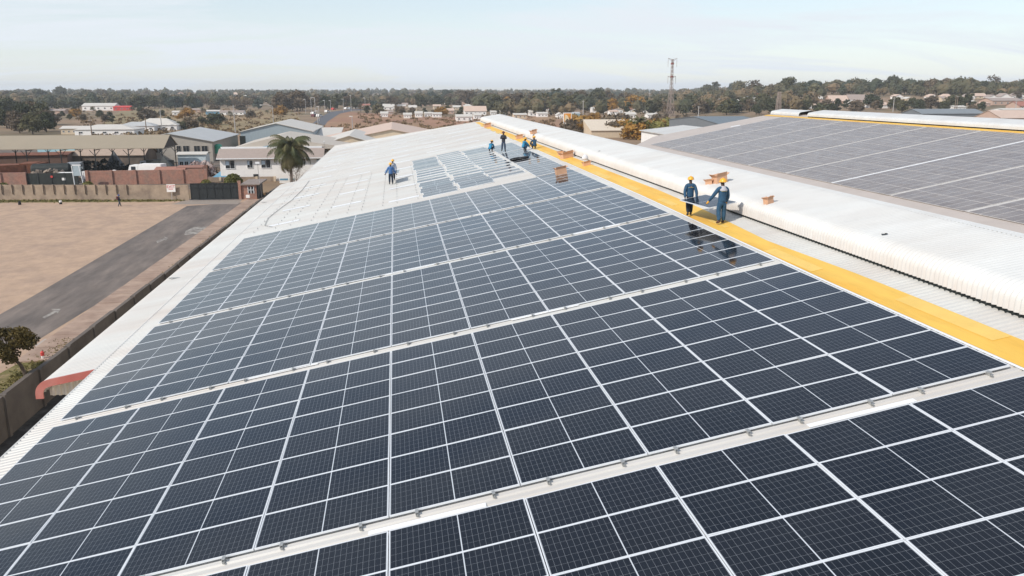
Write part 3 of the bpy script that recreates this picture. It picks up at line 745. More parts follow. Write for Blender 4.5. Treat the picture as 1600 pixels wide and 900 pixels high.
for x0, x1, y0, y1 in ((352, 367, 251, 263), (386, 395, 251, 262), (408, 423, 250, 262), (495, 502, 249, 258)):
    p, q = AY(x0, y0, Y), AY(x1, y1, Y); f = window(of, (p.x + q.x)/2 - cxo, q.z, q.x - p.x, p.z - q.z)
    b = MB(); w_ = q.x - p.x; xc = (p.x + q.x)/2 - cxo
    b.box(xc - w_/2 + .05, xc - w_*.08, -.11, -.06, q.z + (p.z - q.z)*.42, p.z - .1); b.build('blind', M('pale_blind', (.5, .6, .68), .6), f)
box_part(of, 'door', glass_dark, AY(396, 275, Y).x - cxo, AY(404, 275, Y).x - cxo, -.06, -.01, 0, AZ(400, 272, Y))
P = AY(491, 222, Y + 6)
e = empty('wall_lamp', (AY(506, 215, 153).x, 153, 0), 0, 'thin mast with a round white lamp rising over the office roof', 'lamp')
b = MB(); b.tube((0,0,0), (0,0,AZ(506,222,153)), .04, n=6); b.build('mast', steel_pole, e); b = MB(); b.lathe([(0,-.14),(.14,0),(0,.14)], (0,0,AZ(506,221,153)), n=8); b.build('lamp', fascia_white, e)
# white low wall with its blue and red lettering strip
Y = 146; p, q = AY(436, 272, Y), AY(530, 285, Y)
e = empty('sign_wall', ((p.x + q.x)/2, Y, 0), 0, 'long low white painted wall with small coloured writing behind the palm', 'wall'); hw = (q.x - p.x)/2
box_part(e, 'wall', wall_white, -hw, hw, 0, .25, 0, p.z)
def text3(par, name, s, x, y, z, size, mat, ext=.01, rot=(math.pi/2, 0, 0)):
    c = bpy.data.curves.new(name, 'FONT'); c.body = s; c.size = size; c.extrude = ext; c.align_x = 'CENTER'; c.align_y = 'CENTER'
    o = bpy.data.objects.new(name, c); sc.collection.objects.link(o)
    dg = bpy.context.evaluated_depsgraph_get(); me = bpy.data.meshes.new_from_object(o.evaluated_get(dg)); sc.collection.objects.unlink(o); bpy.data.objects.remove(o)
    me.materials.clear(); me.materials.append(mat); o = bpy.data.objects.new(name, me); sc.collection.objects.link(o)
    o.parent = par; o.location = (x, y, z); o.rotation_euler = rot; return o
for x0, x1, m in ((419, 424, green_tank), (425, 432, blue_deep), (436, 450, blue_m), (452, 461, sky_blue_m), (481, 488, sign_red)):
    a, c = AY(x0, 279, Y), AY(x1, 281.5, Y)
    if a.x < p.x: a.x = p.x + .1
    if c.x > a.x: box_part(e, 'lettering', m, a.x - (p.x + q.x)/2, c.x - (p.x + q.x)/2, -.03, -.005, c.z, a.z)
# --- blue grey steel shed
Y = 221; a, p, c = AY(379, 206.5, Y), AY(431, 193, Y), AY(491, 205, Y)
e = gable('steel_shed', (p.x, Y, 0), (c.x - a.x), 34, (a.z + c.z)/2, p.z, 'y', steel_blue, roof_lt, 'blue grey steel shed with a pale gable roof behind the white office', 'shed', over=.4)
b = MB(); b.box(-(c.x - a.x)/2 - .3, -(c.x - a.x)/2 + 1.2, -.06, -.01, 0, a.z - 1); b.build('door_opening', dark_fill, e)
a, c = AY(496, 206, 236), AY(532, 216, 230)
e = empty('lean_to', ((a.x + c.x)/2, 232, 0), 0, 'low tan lean-to roof attached beside the blue grey steel shed', 'shed'); hw = (c.x - a.x)/2
b = MB(); b.prism([(-hw, -3, AZ(510, 213, 229)), (-hw, 14, AZ(510, 199, 246)), (-hw, 14, AZ(510, 199, 246) - .2), (-hw, -3, AZ(510, 213, 229) - .2)], (2*hw, 0, 0)); b.build('roof', roof_lt, e)
box_part(e, 'wall', brick_m, -hw + .3, hw - .3, .5, 13, 0, AZ(510, 213, 229) - .3)
for s in (-1, 0, 1): box_part(e, 'post', gate_m, s * (hw - .4) - .12, s * (hw - .4) + .12, -2.8, -2.5, 0, AZ(510, 213, 229) - .2)
# --- pinkish roofs just beyond our roof
gable('pink_roof_building', (AY(612, 197, 205).x, 185, 0), 46, 44, 3.4, AZ(612, 197, 205), 'y', wall_cream, roof_pink, 'wide building with a pale pink gable roof just beyond the white roof', 'building', over=.4)
gable('pink_roof_building', (AY(565, 205, 185).x - 2, 168, 0), 26, 30, 3.6, AZ(570, 208, 180), 'y', wall_cream, roof_lt, 'pale cream roofed hall beside the long warehouse, left of the pink roof', 'building', over=.4)

# --- fences, walls and gates in front
def wall_line(name, A, B, h, mat, post_m, pitch, label, cat, group=None, pw=.18, pd=.16, ph=None, cap=.0, t=.14):
    A, B = Vector((A[0], A[1], 0)), Vector((B[0], B[1], 0)); d = B - A; L = d.length; rz = math.atan2(d.y, d.x)
    e = empty(name, A, rz, label, cat, group)
    box_part(e, 'panel', mat, 0, L, 0, t, 0, h)
    n = max(1, int(L / pitch))
    for i in range(n + 1): box_part(e, 'post', post_m, i * L / n - pw/2, i * L / n + pw/2, -pd, t + .04, 0, (ph or h) + .05)
    return e
pA, pB = G(-60, 312.5), G(296, 313)
e = empty('precast_wall', (pA.x, pA.y, 0), math.atan2(pB.y - pA.y, pB.x - pA.x), 'long beige precast concrete boundary wall with evenly spaced posts at the lot edge', 'wall')
L = (pB - pA).length; hW = AZ(100, 289, 125.5)
box_part(e, 'panel', conc_wall, 0, L, 0, .15, 0, hW * .55); box_part(e, 'upper_panel', conc_wall, 0, L, .04, .15, hW * .55, hW)
n = int(L / 1.66)
for i in range(n + 1):
    if i * 1.66 < L - 9: box_part(e, 'post', conc_wall, i * 1.66 - .08, i * 1.66 + .08, -.22, .03, hW * .42, hW + .06)
Wm = e
P = G(267, 312); P.y -= .5; e = empty('exit_sign', (AY(267, 294, 122.6).x, 122.6, 0), 0, 'white board reading EXIT in red on the beige precast wall', 'sign')
za, zb = AZ(267, 288, 122.6), AZ(267, 300, 122.6); hw = (AY(274, 294, 123.3).x - AY(260.5, 294, 123.3).x)/2
box_part(e, 'board', wall_white, -hw, hw, 0, .04, zb, za)
text3(e, 'lettering', 'EXIT', 0, -.01, zb + (za - zb) * .68, (za - zb) * .52, sign_red)
box_part(e, 'small_lettering', sign_red, -hw * .55, hw * .5, -.012, -.002, zb + (za - zb) * .34, zb + (za - zb) * .42)
box_part(e, 'post', steel_pole, -.04, .04, .05, .1, 0, za)
# black sliding gate
Y = 122.6; a, c = AY(297, 287, Y), AY(371, 287, Y)
e = empty('sliding_gate', (a.x, Y, 0), 0, 'wide black sheet steel gate between the beige wall and brick guardhouse', 'gate'); wG = c.x - a.x
box_part(e, 'panel', gate_m, 0, wG, 0, .06, .12, a.z)
for i in range(7): box_part(e, 'upright', gate_m, i * wG / 6 - .05, i * wG / 6 + .05, -.06, -.005, .1, a.z + .04)
for z in (.12, a.z * .72, a.z - .03): box_part(e, 'rail', gate_m, 0, wG, -.1, -.062, z, z + .09)
# brick guardhouse
Y = 122.8; a, c = AY(371, 286, Y), AY(405, 286, Y)
e = empty('guardhouse', (a.x, Y, 0), 0, 'small red brick guardhouse with a flat grey roof and white window', 'guardhouse'); wG = c.x - a.x
box_part(e, 'wall', brick_m, .55, wG - .5, .0, 4.5, 0, a.z - .35); box_part(e, 'pillar', brick_m, 0, .5, -.25, .3, 0, a.z + .35)
b = MB(); b.box(.45, wG + .1, -.35, 7.5, a.z - .34, a.z - .16); b.build('roof', M('flat_roof_grey', (.27, .22, .19), .9), e)
box_part(e, 'window', glass_dark, 1.55, 2.45, -.05, -.01, 1.0, 2.0); f = e.children[-1]
b = MB(); [b.box(x, x + .1, -.09, -.055, .92, 2.05) for x in (1.5, 1.95, 2.4)]; b.box(1.5, 2.5, -.09, -.056, 1.45, 1.53); b.build('frame', fascia_white, f)
box_part(e, 'dark_side', gate_m, wG - .48, wG - .2, .1, 4.4, 0, a.z - .4)
# flood light mast
P = Vector((-21.6, 124.6, 0)); e = empty('lamp_mast', P, 0, 'thin grey lamp mast with a white floodlight beside the brick guardhouse', 'lamp'); hh = AZ(397, 256, 124.6)
b = MB(); b.tube((0,0,0), (-.3,0,hh), .07, .04, n=7); b.build('mast', steel_pole, e); b = MB(); b.box(-.6, .05, -.15, .15, hh, hh + .3); b.build('floodlight', fascia_white, e)
e = empty('camera_post', (-23.2, 121.5, 0), 0, 'white bollard box on a stub post in front of guardhouse', 'post'); box_part(e, 'post', steel_pole, -.05, .05, -.05, .05, 0, .4); box_part(e, 'box', wall_white, -.28, .28, -.2, .2, .4, .85)
# brick boundary wall behind
def brickwall(x0, x1, label, Y=147.5, top=267, pitch=4.0):
    a, c = AY(x0, top, Y), AY(x1, top, Y)
    return wall_line('brick_wall', (a.x, Y), (c.x, Y), a.z, brick_m, brick_m, pitch, label, 'wall', pw=.5, pd=.22, t=.25)
brickwall(135, 321, 'red brick boundary wall with piers right of the black yard gate'); brickwall(-80, 38, 'red brick wall at the far left, left of the yard gate', top=271)
Y = 147.6; a, c = AY(38, 271, Y), AY(121, 271, Y); e = empty('yard_gate', (a.x, Y, 0), 0, 'black green yard gate between brick walls with a small red disc', 'gate'); wG = c.x - a.x
box_part(e, 'panel', darkgreen_m, 0, wG, 0, .07, .05, a.z)
for i in range(5): box_part(e, 'upright', gate_m, i * wG / 4 - .06, i * wG / 4 + .06, -.07, -.005, .05, a.z + .05)
p = AY(81, 276, Y); b = MB(); b.lathe([(0,-.02),(.22,-.02),(.22,.02),(0,.02)], n=12, T=Matrix.Translation((p.x - a.x, -.12, p.z)) @ Matrix.Rotation(math.pi/2, 4, 'X')); b.build('red_disc', sign_red, e)
p = AY(100, 280, Y); box_part(e, 'notice', wall_white, p.x - a.x - .35, p.x - a.x + .3, -.03, -.008, p.z - .2, p.z + .25)
Y = 145.2; a, c = AY(117, 290, Y), AY(131, 290, Y); e = empty('sign_board', ((a.x + c.x)/2, Y, 0), 0, 'tall white framed grey sign board leaning beside the yard gate', 'sign'); hw = (c.x - a.x)/2; zt = AZ(120, 259, Y)
for s in (-1, 1):
    b = MB(); b.tube((s * hw, 0, 0), (s * hw * .8 - .3, 0, zt), .09, n=6); b.build('post', fascia_white, e)
box_part(e, 'board', M('sign_grey_blue', (.40, .47, .50), .5), -hw * .95, hw * .75, -.06, .02, zt * .52, zt); box_part(e, 'header', fascia_white, -hw * 1.1, hw * .85, -.09, .03, zt, zt + .22)
# cream wall by the garden, topiary bush, blue gazebo
a, c = AY(320, 276, 152), AY(432, 276, 152)
wall_line('garden_wall', (a.x, 149.5), (c.x, 149.5), AZ(340, 277, 149.5), conc_wall, wall_cream, 3.1, 'low beige garden wall with cream posts in front of the white office', 'wall', pw=.4)
P = AY(348, 270, 147.6); e = empty('gazebo', (P.x, 147.6 + 4, 0), 0, 'blue pyramid canopy gazebo in front of the white office', 'gazebo'); z0, z1 = AZ(348, 275, 151.6), AZ(348, 264, 151.6)
hw = (AY(368, 270, 151.6).x - AY(329, 270, 151.6).x)/2
b = MB(); b.add([(-hw,-hw*.8,z0),(hw,-hw*.8,z0),(hw,hw*.8,z0),(-hw,hw*.8,z0),(-.6,0,z1),(.6,0,z1)], [(0,1,5,4),(1,2,5),(2,3,4,5),(3,0,4)]); b.box(-hw, hw, -hw*.8, hw*.8, z0 - .15, z0 - .01); b.build('canopy', blue_m, e)
for sx in (-1, 1):
    for sy in (-1, 1): box_part(e, 'post', wall_white, sx*(hw-.2)-.07, sx*(hw-.2)+.07, sy*(hw*.7)-.07, sy*(hw*.7)+.07, 0, z0 - .15)

# --- retaining wall beside the warehouse (steps with its bays)
e = empty('retaining_wall', (WX0, 20, -2.6), 0, 'long dark concrete retaining wall beside the eave of the white roof', 'wall')
y = -12.0; k = 0
while y < 139:
    y2 = y + 4.6; xa_, xb_ = wallx(y) - WX0, wallx(y2) - WX0; top = 2.6 + (.34 if y < 60 else .24) + .05 * math.sin(k * 2.1)
    b = MB(); b.prism([(xa_ - .26, y - 20, 0), (xa_ + .04, y - 20, 0), (xb_ + .04, y2 - 20.03, 0), (xb_ - .26, y2 - 20.03, 0)], (0, 0, top)); b.build('bay', retain_m, e)
    b = MB(); b.box(xa_ - .0, xa_ + .16, y - 20.15, y - 19.85, 0, top + .02); b.build('buttress', retain_m, e)
    y = y2; k += 1

# --- yard clutter
def truck(P, rz, cab_m, box_m, L, label, tank=False, s=1.0):
    e = empty('truck', P, rz, label, 'truck'); e.scale = (s, s, s)
    b = MB(); b.prism([(L/2, -1.2, .8), (L/2, -1.2, 1.9), (L/2 - .35, -1.2, 2.8), (L/2 - 1.9, -1.2, 2.8), (L/2 - 1.9, -1.2, .8)], (0, 2.4, 0)); b.build('cab', cab_m, e)
    b = MB(); b.prism([(L/2 - .0, -1.05, 1.95), (L/2 - .36, -1.05, 2.65), (L/2 - .33, -1.05, 2.67), (L/2 + .03, -1.05, 1.97)], (0, 2.1, 0)); b.build('windscreen', glass_dark, e)
    for sy in (-1, 1): box_part(e, 'side_window', glass_dark, L/2 - 1.5, L/2 - .6, sy * 1.21 - .01, sy * 1.21 + .01, 1.9, 2.55)
    box_part(e, 'chassis', gate_m, -L/2, L/2 - .1, -.5, .5, .6, .8)
    if tank:
        b = MB(); T = Matrix.Translation((-1, 0, 2.0)) @ Matrix.Rotation(math.pi/2, 4, 'Y'); b.lathe([(0,-L/2+1.1),(.9,-L/2+1.1),(1.2,-L/2+1.4),(1.2,L/2-1.4),(.9,L/2-1.1),(0,L/2-1.1)], n=16, T=T); b.build('tank', box_m, e)
    else: box_part(e, 'cargo_box', box_m, -L/2, L/2 - 2.0, -1.25, 1.25, .95, 3.0)
    for x in (L/2 - 1.0, -L/2 + 1.0, -L/2 + 2.2):
        for sy in (-1, 1):
            b = MB(); b.lathe([(0,-.15),(.35,-.15),(.5,-.12),(.5,.12),(.35,.15),(0,.15)], n=14, T=Matrix.Translation((x, sy * 1.05, .5)) @ Matrix.Rotation(math.pi/2, 4, 'X')); b.build('wheel', black_m, e)
    return e
def Yp(x, Y): return Vector((AY(x, 270, Y).x, Y, 0))
truck(Yp(90, 158), R_(10), darkgreen_m, darkgreen_m, 9, 'black tank truck parked under the left part of the tan shed', tank=True)
truck(Yp(117, 161), R_(-80), grey_truck, grey_truck, 6, 'dark truck with a pale grey cab beside the tank truck')
truck(Yp(231, 157), R_(170), wall_white, wall_white, 6.5, 'white flatbed truck parked right of the shed behind brick wall')
truck(Yp(246, 166), R_(150), grey_truck, darkgreen_m, 7, 'grey cabbed lorry behind the white flatbed truck')
def container(x, Y, w_, d, h, rz, mat, label, cat='container', z=0):
    P = Yp(x, Y); e = empty('container', (P.x, P.y, z), rz, label, cat)
    b = MB(); b.box(-w_/2, w_/2, -d/2, d/2, 0, h)
    nb = int(w_ / .4)
    for i in range(nb): b.box(-w_/2 + .1 + i*.4, -w_/2 + .28 + i*.4, -d/2 - .05, -d/2 - .002, .15, h - .15)
    b.build('body', mat, e); box_part(e, 'roof_panel', mat, -w_/2 - .03, w_/2 + .03, -d/2 - .03, d/2 + .03, h + .002, h + .06)
    for s in (-1, 1): box_part(e, 'door_leaf', mat, s * w_/4 - w_/4 + .05, s * w_/4 + w_/4 - .05, d/2 + .01, d/2 + .06, .1, h - .1)
    return e
container(50, 160, 2.6, 5, 3.2, R_(5), rust_m, 'rusty red tall container under the shed, left of tank truck')
container(58, 160, 2.4, 5, 3.1, R_(-4), rust_m, 'second rusty container close to the right of the tall one')
container(8, 158, 7, 4, 3.0, R_(20), rust_m, 'wide rust brown container at the far left of the yard')
container(105, 152, 2.9, 2, 1.9, 0, wall_white, 'long low white trailer box behind the black yard gate', 'trailer')
container(204, 153, 2.1, 1.6, 1.9, 0, wall_white, 'small white portable cabin behind the middle of the brick wall', 'cabin')
container(231, 151, 2.5, 2, 1.1, 0, blue_deep, 'deep blue skip showing above the brick wall', 'skip')
container(216, 152.5, 1.8, 1.6, 1.7, R_(12), M('orange_cream_paint', (.62, .38, .22), .7), 'cream and orange crate beside the white flatbed truck', 'crate')
container(135, 154, 1.3, 1, 1.9, 0, wall_white, 'small white cabinet beside the tall sign board', 'cabinet')
box = gable('brick_hut', Yp(265, 151), 5.2, 4, 2.2, 2.6, 'x', brick_m, M('hut_roof', (.36, .17, .12), .85), 'small red brick hut with a rusty roof behind brick wall', 'hut', over=.2, wins=[(.8, 1.3, 1.1, .6)])
gable('brick_hut', Yp(296, 152), 4.6, 5, 2.5, 2.7, 'x', brick_m, M('hut_roof2', (.30, .15, .11), .85), 'open fronted brick shelter right of the small brick hut', 'hut', over=.1, wins=[(0, .4, 3.4, 1.6)], fm=brick_m)
gable('cladding_shed', Yp(92, 190), 8.0, 10, 4.6, 4.9, 'x', sky_blue_m, sky_blue_m, 'bright light blue clad shed seen under the tan shed roof', 'shed')
gable('tan_shed', Yp(160, 188), 19, 10, 2.5, 4.6, 'x', yard_m, M('roof_tan_pink', (.40, .30, .23), .8), 'low building with a tan pitched roof seen under the shed', 'shed')
gable('brick_store', Yp(45, 182), 16, 8, 3.0, 3.3, 'x', M('dull_brick', (.16, .095, .07), .9), rust_m, 'long dull brick store with a slanting top at left under the shed', 'store', rz=R_(8))
# tent-like grey canvas peak
P = Yp(181, 176); b = MB(); b.add([(-2,-2,0),(2,-2,0),(2,2,0),(-2,2,0),(0,0,4.4)], [(0,1,4),(1,2,4),(2,3,4),(3,0,4)]); tag(b.build('canvas_tent', M('canvas_grey', (.12, .125, .13), .9), loc=P), 'dark grey pointed canvas tent under the right part of the shed', 'tent')
P = Yp(262, 162); b = MB(); b.add([(-2,-2,0),(2.6,-2,0),(2.6,2,0),(-2,2,0),(-.6,0,4.2)], [(0,1,4),(1,2,4),(2,3,4),(3,0,4)]); tag(b.build('canvas_tent', darkgreen_m, loc=P), 'black pointed tarpaulin heap at the gable end of the shed', 'tarpaulin')
def rubble(x, Y, w_, d, h, mat, n, label, seed):
    r = random.Random(seed); b = MB(); P = Yp(x, Y)
    for i in range(n):
        px_, py = r.gauss(0, w_/4), r.gauss(0, d/4); z = max(0, h * (1 - (2*px_/w_)**2 - (2*py/d)**2)) * r.random(); s = r.uniform(.15, .5)
        T = Matrix.Translation((px_, py, z)) @ Matrix.Rotation(r.random()*6, 4, (r.random(), r.random(), r.random()+.1)); b.box(-s, s, -s*.7, s*.5, -s*.5, s*.4, T)
    o = b.build('rubble_pile', mat, loc=P); tag(o, label, 'rubble', kind='stuff'); return o
rubble(75, 154, 12, 4, 2.4, rubble_m, 260, 'heap of pale rubble and scrap behind the black yard gate', 1)
rubble(25, 160, 9, 4, 2.6, rubble_m, 200, 'heap of grey scrap between the rusty containers', 2)
rubble(165, 155, 16, 4, 1.6, rubble_m, 260, 'low heap of timber and scrap behind the brick wall', 3)
rubble(150, 168, 22, 4, 3.0, darkgreen_m, 260, 'dark mass of machinery and scrap beneath the tan shed roof', 4)
rubble(312, 158, 9, 5, 3.4, M('scrap_red_grey', (.26, .17, .15), .9, var=.6, scale=.9, col2=(.45, .42, .40)), 240, 'heap of red and grey scrap beside the brick shelter', 5)
rubble(325, 163, 6, 4, 2.6, rubble_m, 120, 'heap of pale round scrap left of the blue gazebo', 6)
for x, Y, hp in ((8, 160, 1), (185, 158, 1)):
    P = Yp(x, Y)
P = Yp(179, 151); b = MB(); b.lathe([(0,0),(1.1,0),(.9,1.0),(.3,1.5),(0,1.55)], n=9, sy=.6); tag(b.build('tarpaulin', wall_white, loc=(P.x, P.y, .9)), 'crumpled white tarpaulin lump behind the brick wall', 'tarpaulin')
# two small objects on the lot and a lamp
for (x, y, m, l) in ((95, 319, wall_white, 'small black and white marker drum on the lot grass, the right one'), (31, 320, black_m, 'small black drum on the grass verge at the far left')):
    P = G(x, y); e = empty('marker_drum', P, 0, l, 'drum'); b = MB(); b.lathe([(0,0),(.22,0),(.22,.3),(0,.3)], n=10); b.build('base', black_m, e); b = MB(); b.lathe([(0,.3),(.2,.3),(.2,.55),(0,.55)], n=10); b.build('top', m, e)
P = G(49, 575); e = empty('hydrant', (wallx(41) - .9, 41.5, 0), 0, 'small red and white hydrant on the verge beside retaining wall', 'hydrant')
b = MB(); b.lathe([(0,0),(.09,0),(.09,.3),(0,.3)], n=8); b.build('post', wall_white, e); b = MB(); b.lathe([(0,.3),(.12,.3),(.12,.5),(.05,.6),(0,.6)], n=8); b.build('head', sign_red, e)
P = G(285, 293, 1.0)
# thin plain poles around
for i, (x, yb, yt, l) in enumerate(((368, 209, 164, 'tall pale street pole above the green field, left of blue shed'), (428, 202, 166, 'street lamp with curved arm behind the blue grey shed'), (229, 206, 178, 'timber pole beside the pale hipped roofs'), (253, 204, 170, 'taller pale pole right of the timber one by hipped roofs'), (144, 214, 186, 'thin dark pole behind the tan shed roof'))):
    P = G(x, yb); h = AZ(x, yt, P.y); e = empty('street_lamp' if i == 1 else 'utility_pole', P, 0, l, 'lamp' if i == 1 else 'pole'); b = MB(); b.tube((0,0,0), (0,0,h), .22, .13, n=7); b.build('pole', steel_pole if i in (0, 1, 3) else wood_pole, e)
    if i == 1:
        b = MB(); b.tube((0,0,h), (-2.5,0,h + .8), .12, n=6); b.tube((-2.5,0,h + .8), (-4.5,0,h + .6), .12, n=6); b.build('arm', steel_pole, e); box_part(e, 'lamp', wall_white, -5.4, -4.3, -.25, .25, h + .4, h + .7)
    else: box_part(e, 'crossarm', steel_pole, -.7, .7, -.08, .08, h - .6, h - .45)

# ================================================================== DISTANT BUILDINGS (pixel rows of the photo turned into places on the ground)
def far(x0, x1, yb, ye, yr, wm, rm, label, cat='house', axis='x', hip=False, dep=None, group=None, nwin=3, name='house'):
    xc = (x0 + x1)/2; P = GT(xc, yb); s = px(P)[2] / F; w_ = (x1 - x0) * s; he = max(2.2, (yb - ye) * s); hr = max(he + .8, (yb - yr) * s)
    d = dep or max(7, w_ * .6)
    if nwin: wins = [(-w_/2 + w_ * (i + .5) / nwin, he * .38, min(1.3, w_/nwin * .32), he * .26) for i in range(nwin)]
    else: wins = []
    return gable(name, P, w_, d, he, hr, axis, wm, rm, label, cat, group, hip=hip, wins=wins, over=.4)
H = [
 (97,136,210,206,203,wall_cream,roof_lt,'cream walled house with pale roof right of the left tree cluster','house','x'),
 (120,208,212,203,196,wall_white,roof_lt,'wide pale hipped roof building behind the tan shed, the left one','building','h'),
 (186,240,206,200,192,wall_white,roof_grey,'grey hipped roof building between two paler hipped roofs','building','h'),
 (212,275,204,196,186,wall_white,roof_lt,'pale hipped roof building with white porch at the green field edge','building','h'),
 (130,178,173,166,162,wall_white,roof_lt,'long white far building with small windows beside the red block','building','x'),
 (178,203,173,168,166,sign_red,sign_red,'bright red far block attached to the long white building','building','x'),
 (0,62,168,164,159,wall_grey,roof_brown,'long brown roofed far shed at the left edge','shed','x'),
 (64,112,168,165,158,wall_white,roof_brown,'brown roofed far shed with white front right of the left one','shed','x'),
 (70,100,178,174,171,wall_pink,roof_brown,'small pinkish house among the trees at the left','house','x'),
 (122,160,158,155,152,wall_white,roof_pink,'tiny pink roofed far house above the long white building','house','x'),
 (270,298,181,178,175,wall_white,roof_lt,'low white sheds left of the blue one at the far field edge','shed','x'),
 (322,342,179,176,174,blue_m,roof_lt,'small blue fronted far shed at the field edge','shed','x'),
 (344,380,180,177,174,wall_white,roof_brown,'low brown roofed far shed right of the blue one','shed','x'),
 (296,318,176,172,170,wall_pink,roof_brown,'pink brown far house row behind the green field','house','x'),
 (370,386,156,152,149,wall_white,roof_lt,'tiny white far house left of the big brown trees','house','x'),
 (400,420,157,153,151,wall_white,roof_lt,'white far building just left of the big brown trees','building','x'),
 (430,441,173,169,166,wall_white,roof_lt,'small white house under the big brown trees','house','x'),
 (456,480,157,152,149,wall_white,roof_lt,'white far factory right of the big brown trees','factory','x'),
 (468,488,158,155,152,sky_blue_m,sky_blue_m,'light blue low roof attached beside the white far factory','factory','x'),
 (538,557,152,150,148,sky_blue_m,sky_blue_m,'pale turquoise long roof far behind the road','factory','x'),
 (583,598,178,171,167,wall_cream,roof_lt,'cream gable house at the left end of the white house row','house','y'),
 (598,616,170,166,163,wall_white,roof_lt,'white house with grey roof above the cream gable house','house','x'),
 (595,606,183,178,175,wall_white,roof_lt,'small white house with grey porch at the field edge, left','house','x'),
 (606,614,180,177,175,wall_pink,roof_brown,'tiny pink brown shed beside the small white house','shed','x'),
 (639,651,174,168,165,wall_cream,roof_lt,'square cream house with pale roof between trees above the row','house','x'),
 (631,643,185,180,177,wall_white,roof_lt,'white house with dark gaps, third along the field edge','house','x'),
 (649,660,184,178,175,wall_white,roof_lt,'plain white cube house along the brown field edge','house','x'),
 (664,676,183,178,176,wall_white,roof_lt,'low white house right of the plain cube house','house','x'),
 (676,690,184,180,177,wall_white,roof_lt,'white house with flat pale roof in the middle of the row','house','x'),
 (697,702,164,161,159,wall_white,roof_lt,'tiny white house on the slope among trees','house','x'),
 (694,709,178,173,170,wall_pink,roof_pink,'orange pink house behind the golden tree','house','x'),
 (713,738,190,183,180,wall_white,roof_lt,'large low white house nearest the far roof corner','house','x'),
 (726,760,181,174,167,wall_white,roof_pink,'long white house with a pale pink roof above the roof corner','house','x'),
 (741,752,187,181,178,wall_white,roof_lt,'small white house touching the warehouse hood on its left','house','x'),
 (767,776,181,176,174,wall_white,roof_lt,'small white house just above the start of the hood','house','x'),
 (782,790,181,176,172,wall_white,roof_lt,'narrow white house above the hood, beside a dark tree','house','x'),
 (803,823,186,180,178,wall_cream,roof_lt,'cream shop row with dark openings above the hood','shop','x'),
 (826,848,174,170,165,wall_pink,roof_red,'pink red roofed house among dark trees','house','x'),
 (827,845,182,176,173,wall_white,roof_lt,'two storey white house below the red roofed one','house','x'),
 (840,856,183,179,176,wall_white,roof_lt,'low white house right of the two storey one','house','x'),
 (871,881,186,180,177,wall_white,roof_lt,'white house just left of the yellow billboard','house','y'),
 (896,906,183,178,176,sky_blue_m,roof_grey,'small pale blue house right of the yellow billboard','house','x'),
 (925,935,177,170,168,wall_white,roof_lt,'narrow white house among trees above the cream roof','house','x'),
 (953,966,182,175,173,wall_white,roof_pink,'white house with pinkish top above the cream roof','house','x'),
 (978,994,185,179,176,wall_white,roof_lt,'white house with a tall chimney left of the small palm','house','x'),
 (1012,1028,186,181,178,wall_white,roof_lt,'white low house left of the pylon foot','house','x'),
 (1011,1026,178,175,173,wall_white,roof_lt,'smaller white house behind the low one left of the pylon','house','x'),
 (1016,1034,165,160,154,wall_white,roof_red,'red hipped roof house left of the pylon','house','h'),
 (1124,1147,164,158,155,wall_pink,roof_lt,'pale pink house among trees left of the long tan roofs','house','x'),
 (1165,1192,162,158,153,wall_pink,roof_lt,'long tan roofed house on the right slope, left half','house','x'),
 (1192,1217,162,158,152,wall_pink,roof_brown,'long tan roofed house on the right slope, right half','house','x'),
 (1296,1326,163,158,150,wall_pink,roof_pink,'pink tan terraced house with a broad roof on right slope','house','x'),
 (1326,1358,162,157,149,wall_pink,roof_brown,'brown roofed terrace right of the broad pink one','house','x'),
 (1326,1338,164,160,158,wall_white,roof_lt,'bright white garage in front of the brown terrace','garage','x'),
 (1398,1412,155,152,148,wall_white,roof_pink,'white gable house behind the round dark tree','house','y'),
 (1451,1467,156,152,148,wall_white,roof_pink,'cream gable house, left of a pair on the right slope','house','y'),
 (1470,1492,157,153,147,wall_cream,roof_pink,'cream hipped house, right of a pair on the right slope','house','h'),
 (1508,1524,156,152,148,wall_white,roof_brown,'white gabled house at the left of the far right cluster','house','y'),
 (1520,1542,155,152,147,wall_cream,roof_pink,'cream house with a pink roof in the far right cluster','house','x'),
 (1545,1558,157,152,149,wall_white,roof_brown,'white gabled house second in the far right cluster','house','y'),
 (1562,1580,157,152,147,wall_white,roof_brown,'white gabled house third in the far right cluster','house','y'),
 (1580,1604,155,151,146,wall_white,roof_brown,'white gabled house cut by the right picture edge','house','y'),
 (1548,1600,165,158,154,wall_pink,roof_brown,'long pinkish terrace wall below the white gabled houses','house','x'),
 (1565,1612,179,172,171,wall_white,roof_lt,'white flat house at the right edge behind the hood','house','x'),
 (1590,1640,172,166,160,wall_pink,roof_red,'red brown gable house at the far right edge','house','x'),
 (1490,1510,174,168,166,wall_white,roof_lt,'bright white low house right of the twin poles','house','x'),
 (1075,1122,192,186,183,brick_m,roof_brown,'low orange brick row building behind the second roof','building','x'),
]
for q in H:
    far(*q[:5], q[5], q[6], q[7], q[8], 'y' if q[9] == 'y' else 'x', q[9] == 'h', nwin=5 if q[1]-q[0] > 30 else 3, name={'house':'house','shed':'shed','factory':'factory','shop':'shop_row','garage':'garage'}.get(q[8], 'building'))
HG = (('small pale house half hidden among the trees above the white house row', 560, 770, 163, 172), ('small pale house half hidden in the dark tree belt left of the pylon', 800, 1010, 166, 178),
      ('small pale house half hidden among the trees right of the pylon', 1060, 1290, 152, 172), ('small pale house half hidden among the trees behind the second ridge hood', 1300, 1560, 158, 171), ('small pale far house among the trees beyond the green field', 90, 440, 152, 168))
hr = random.Random(12)
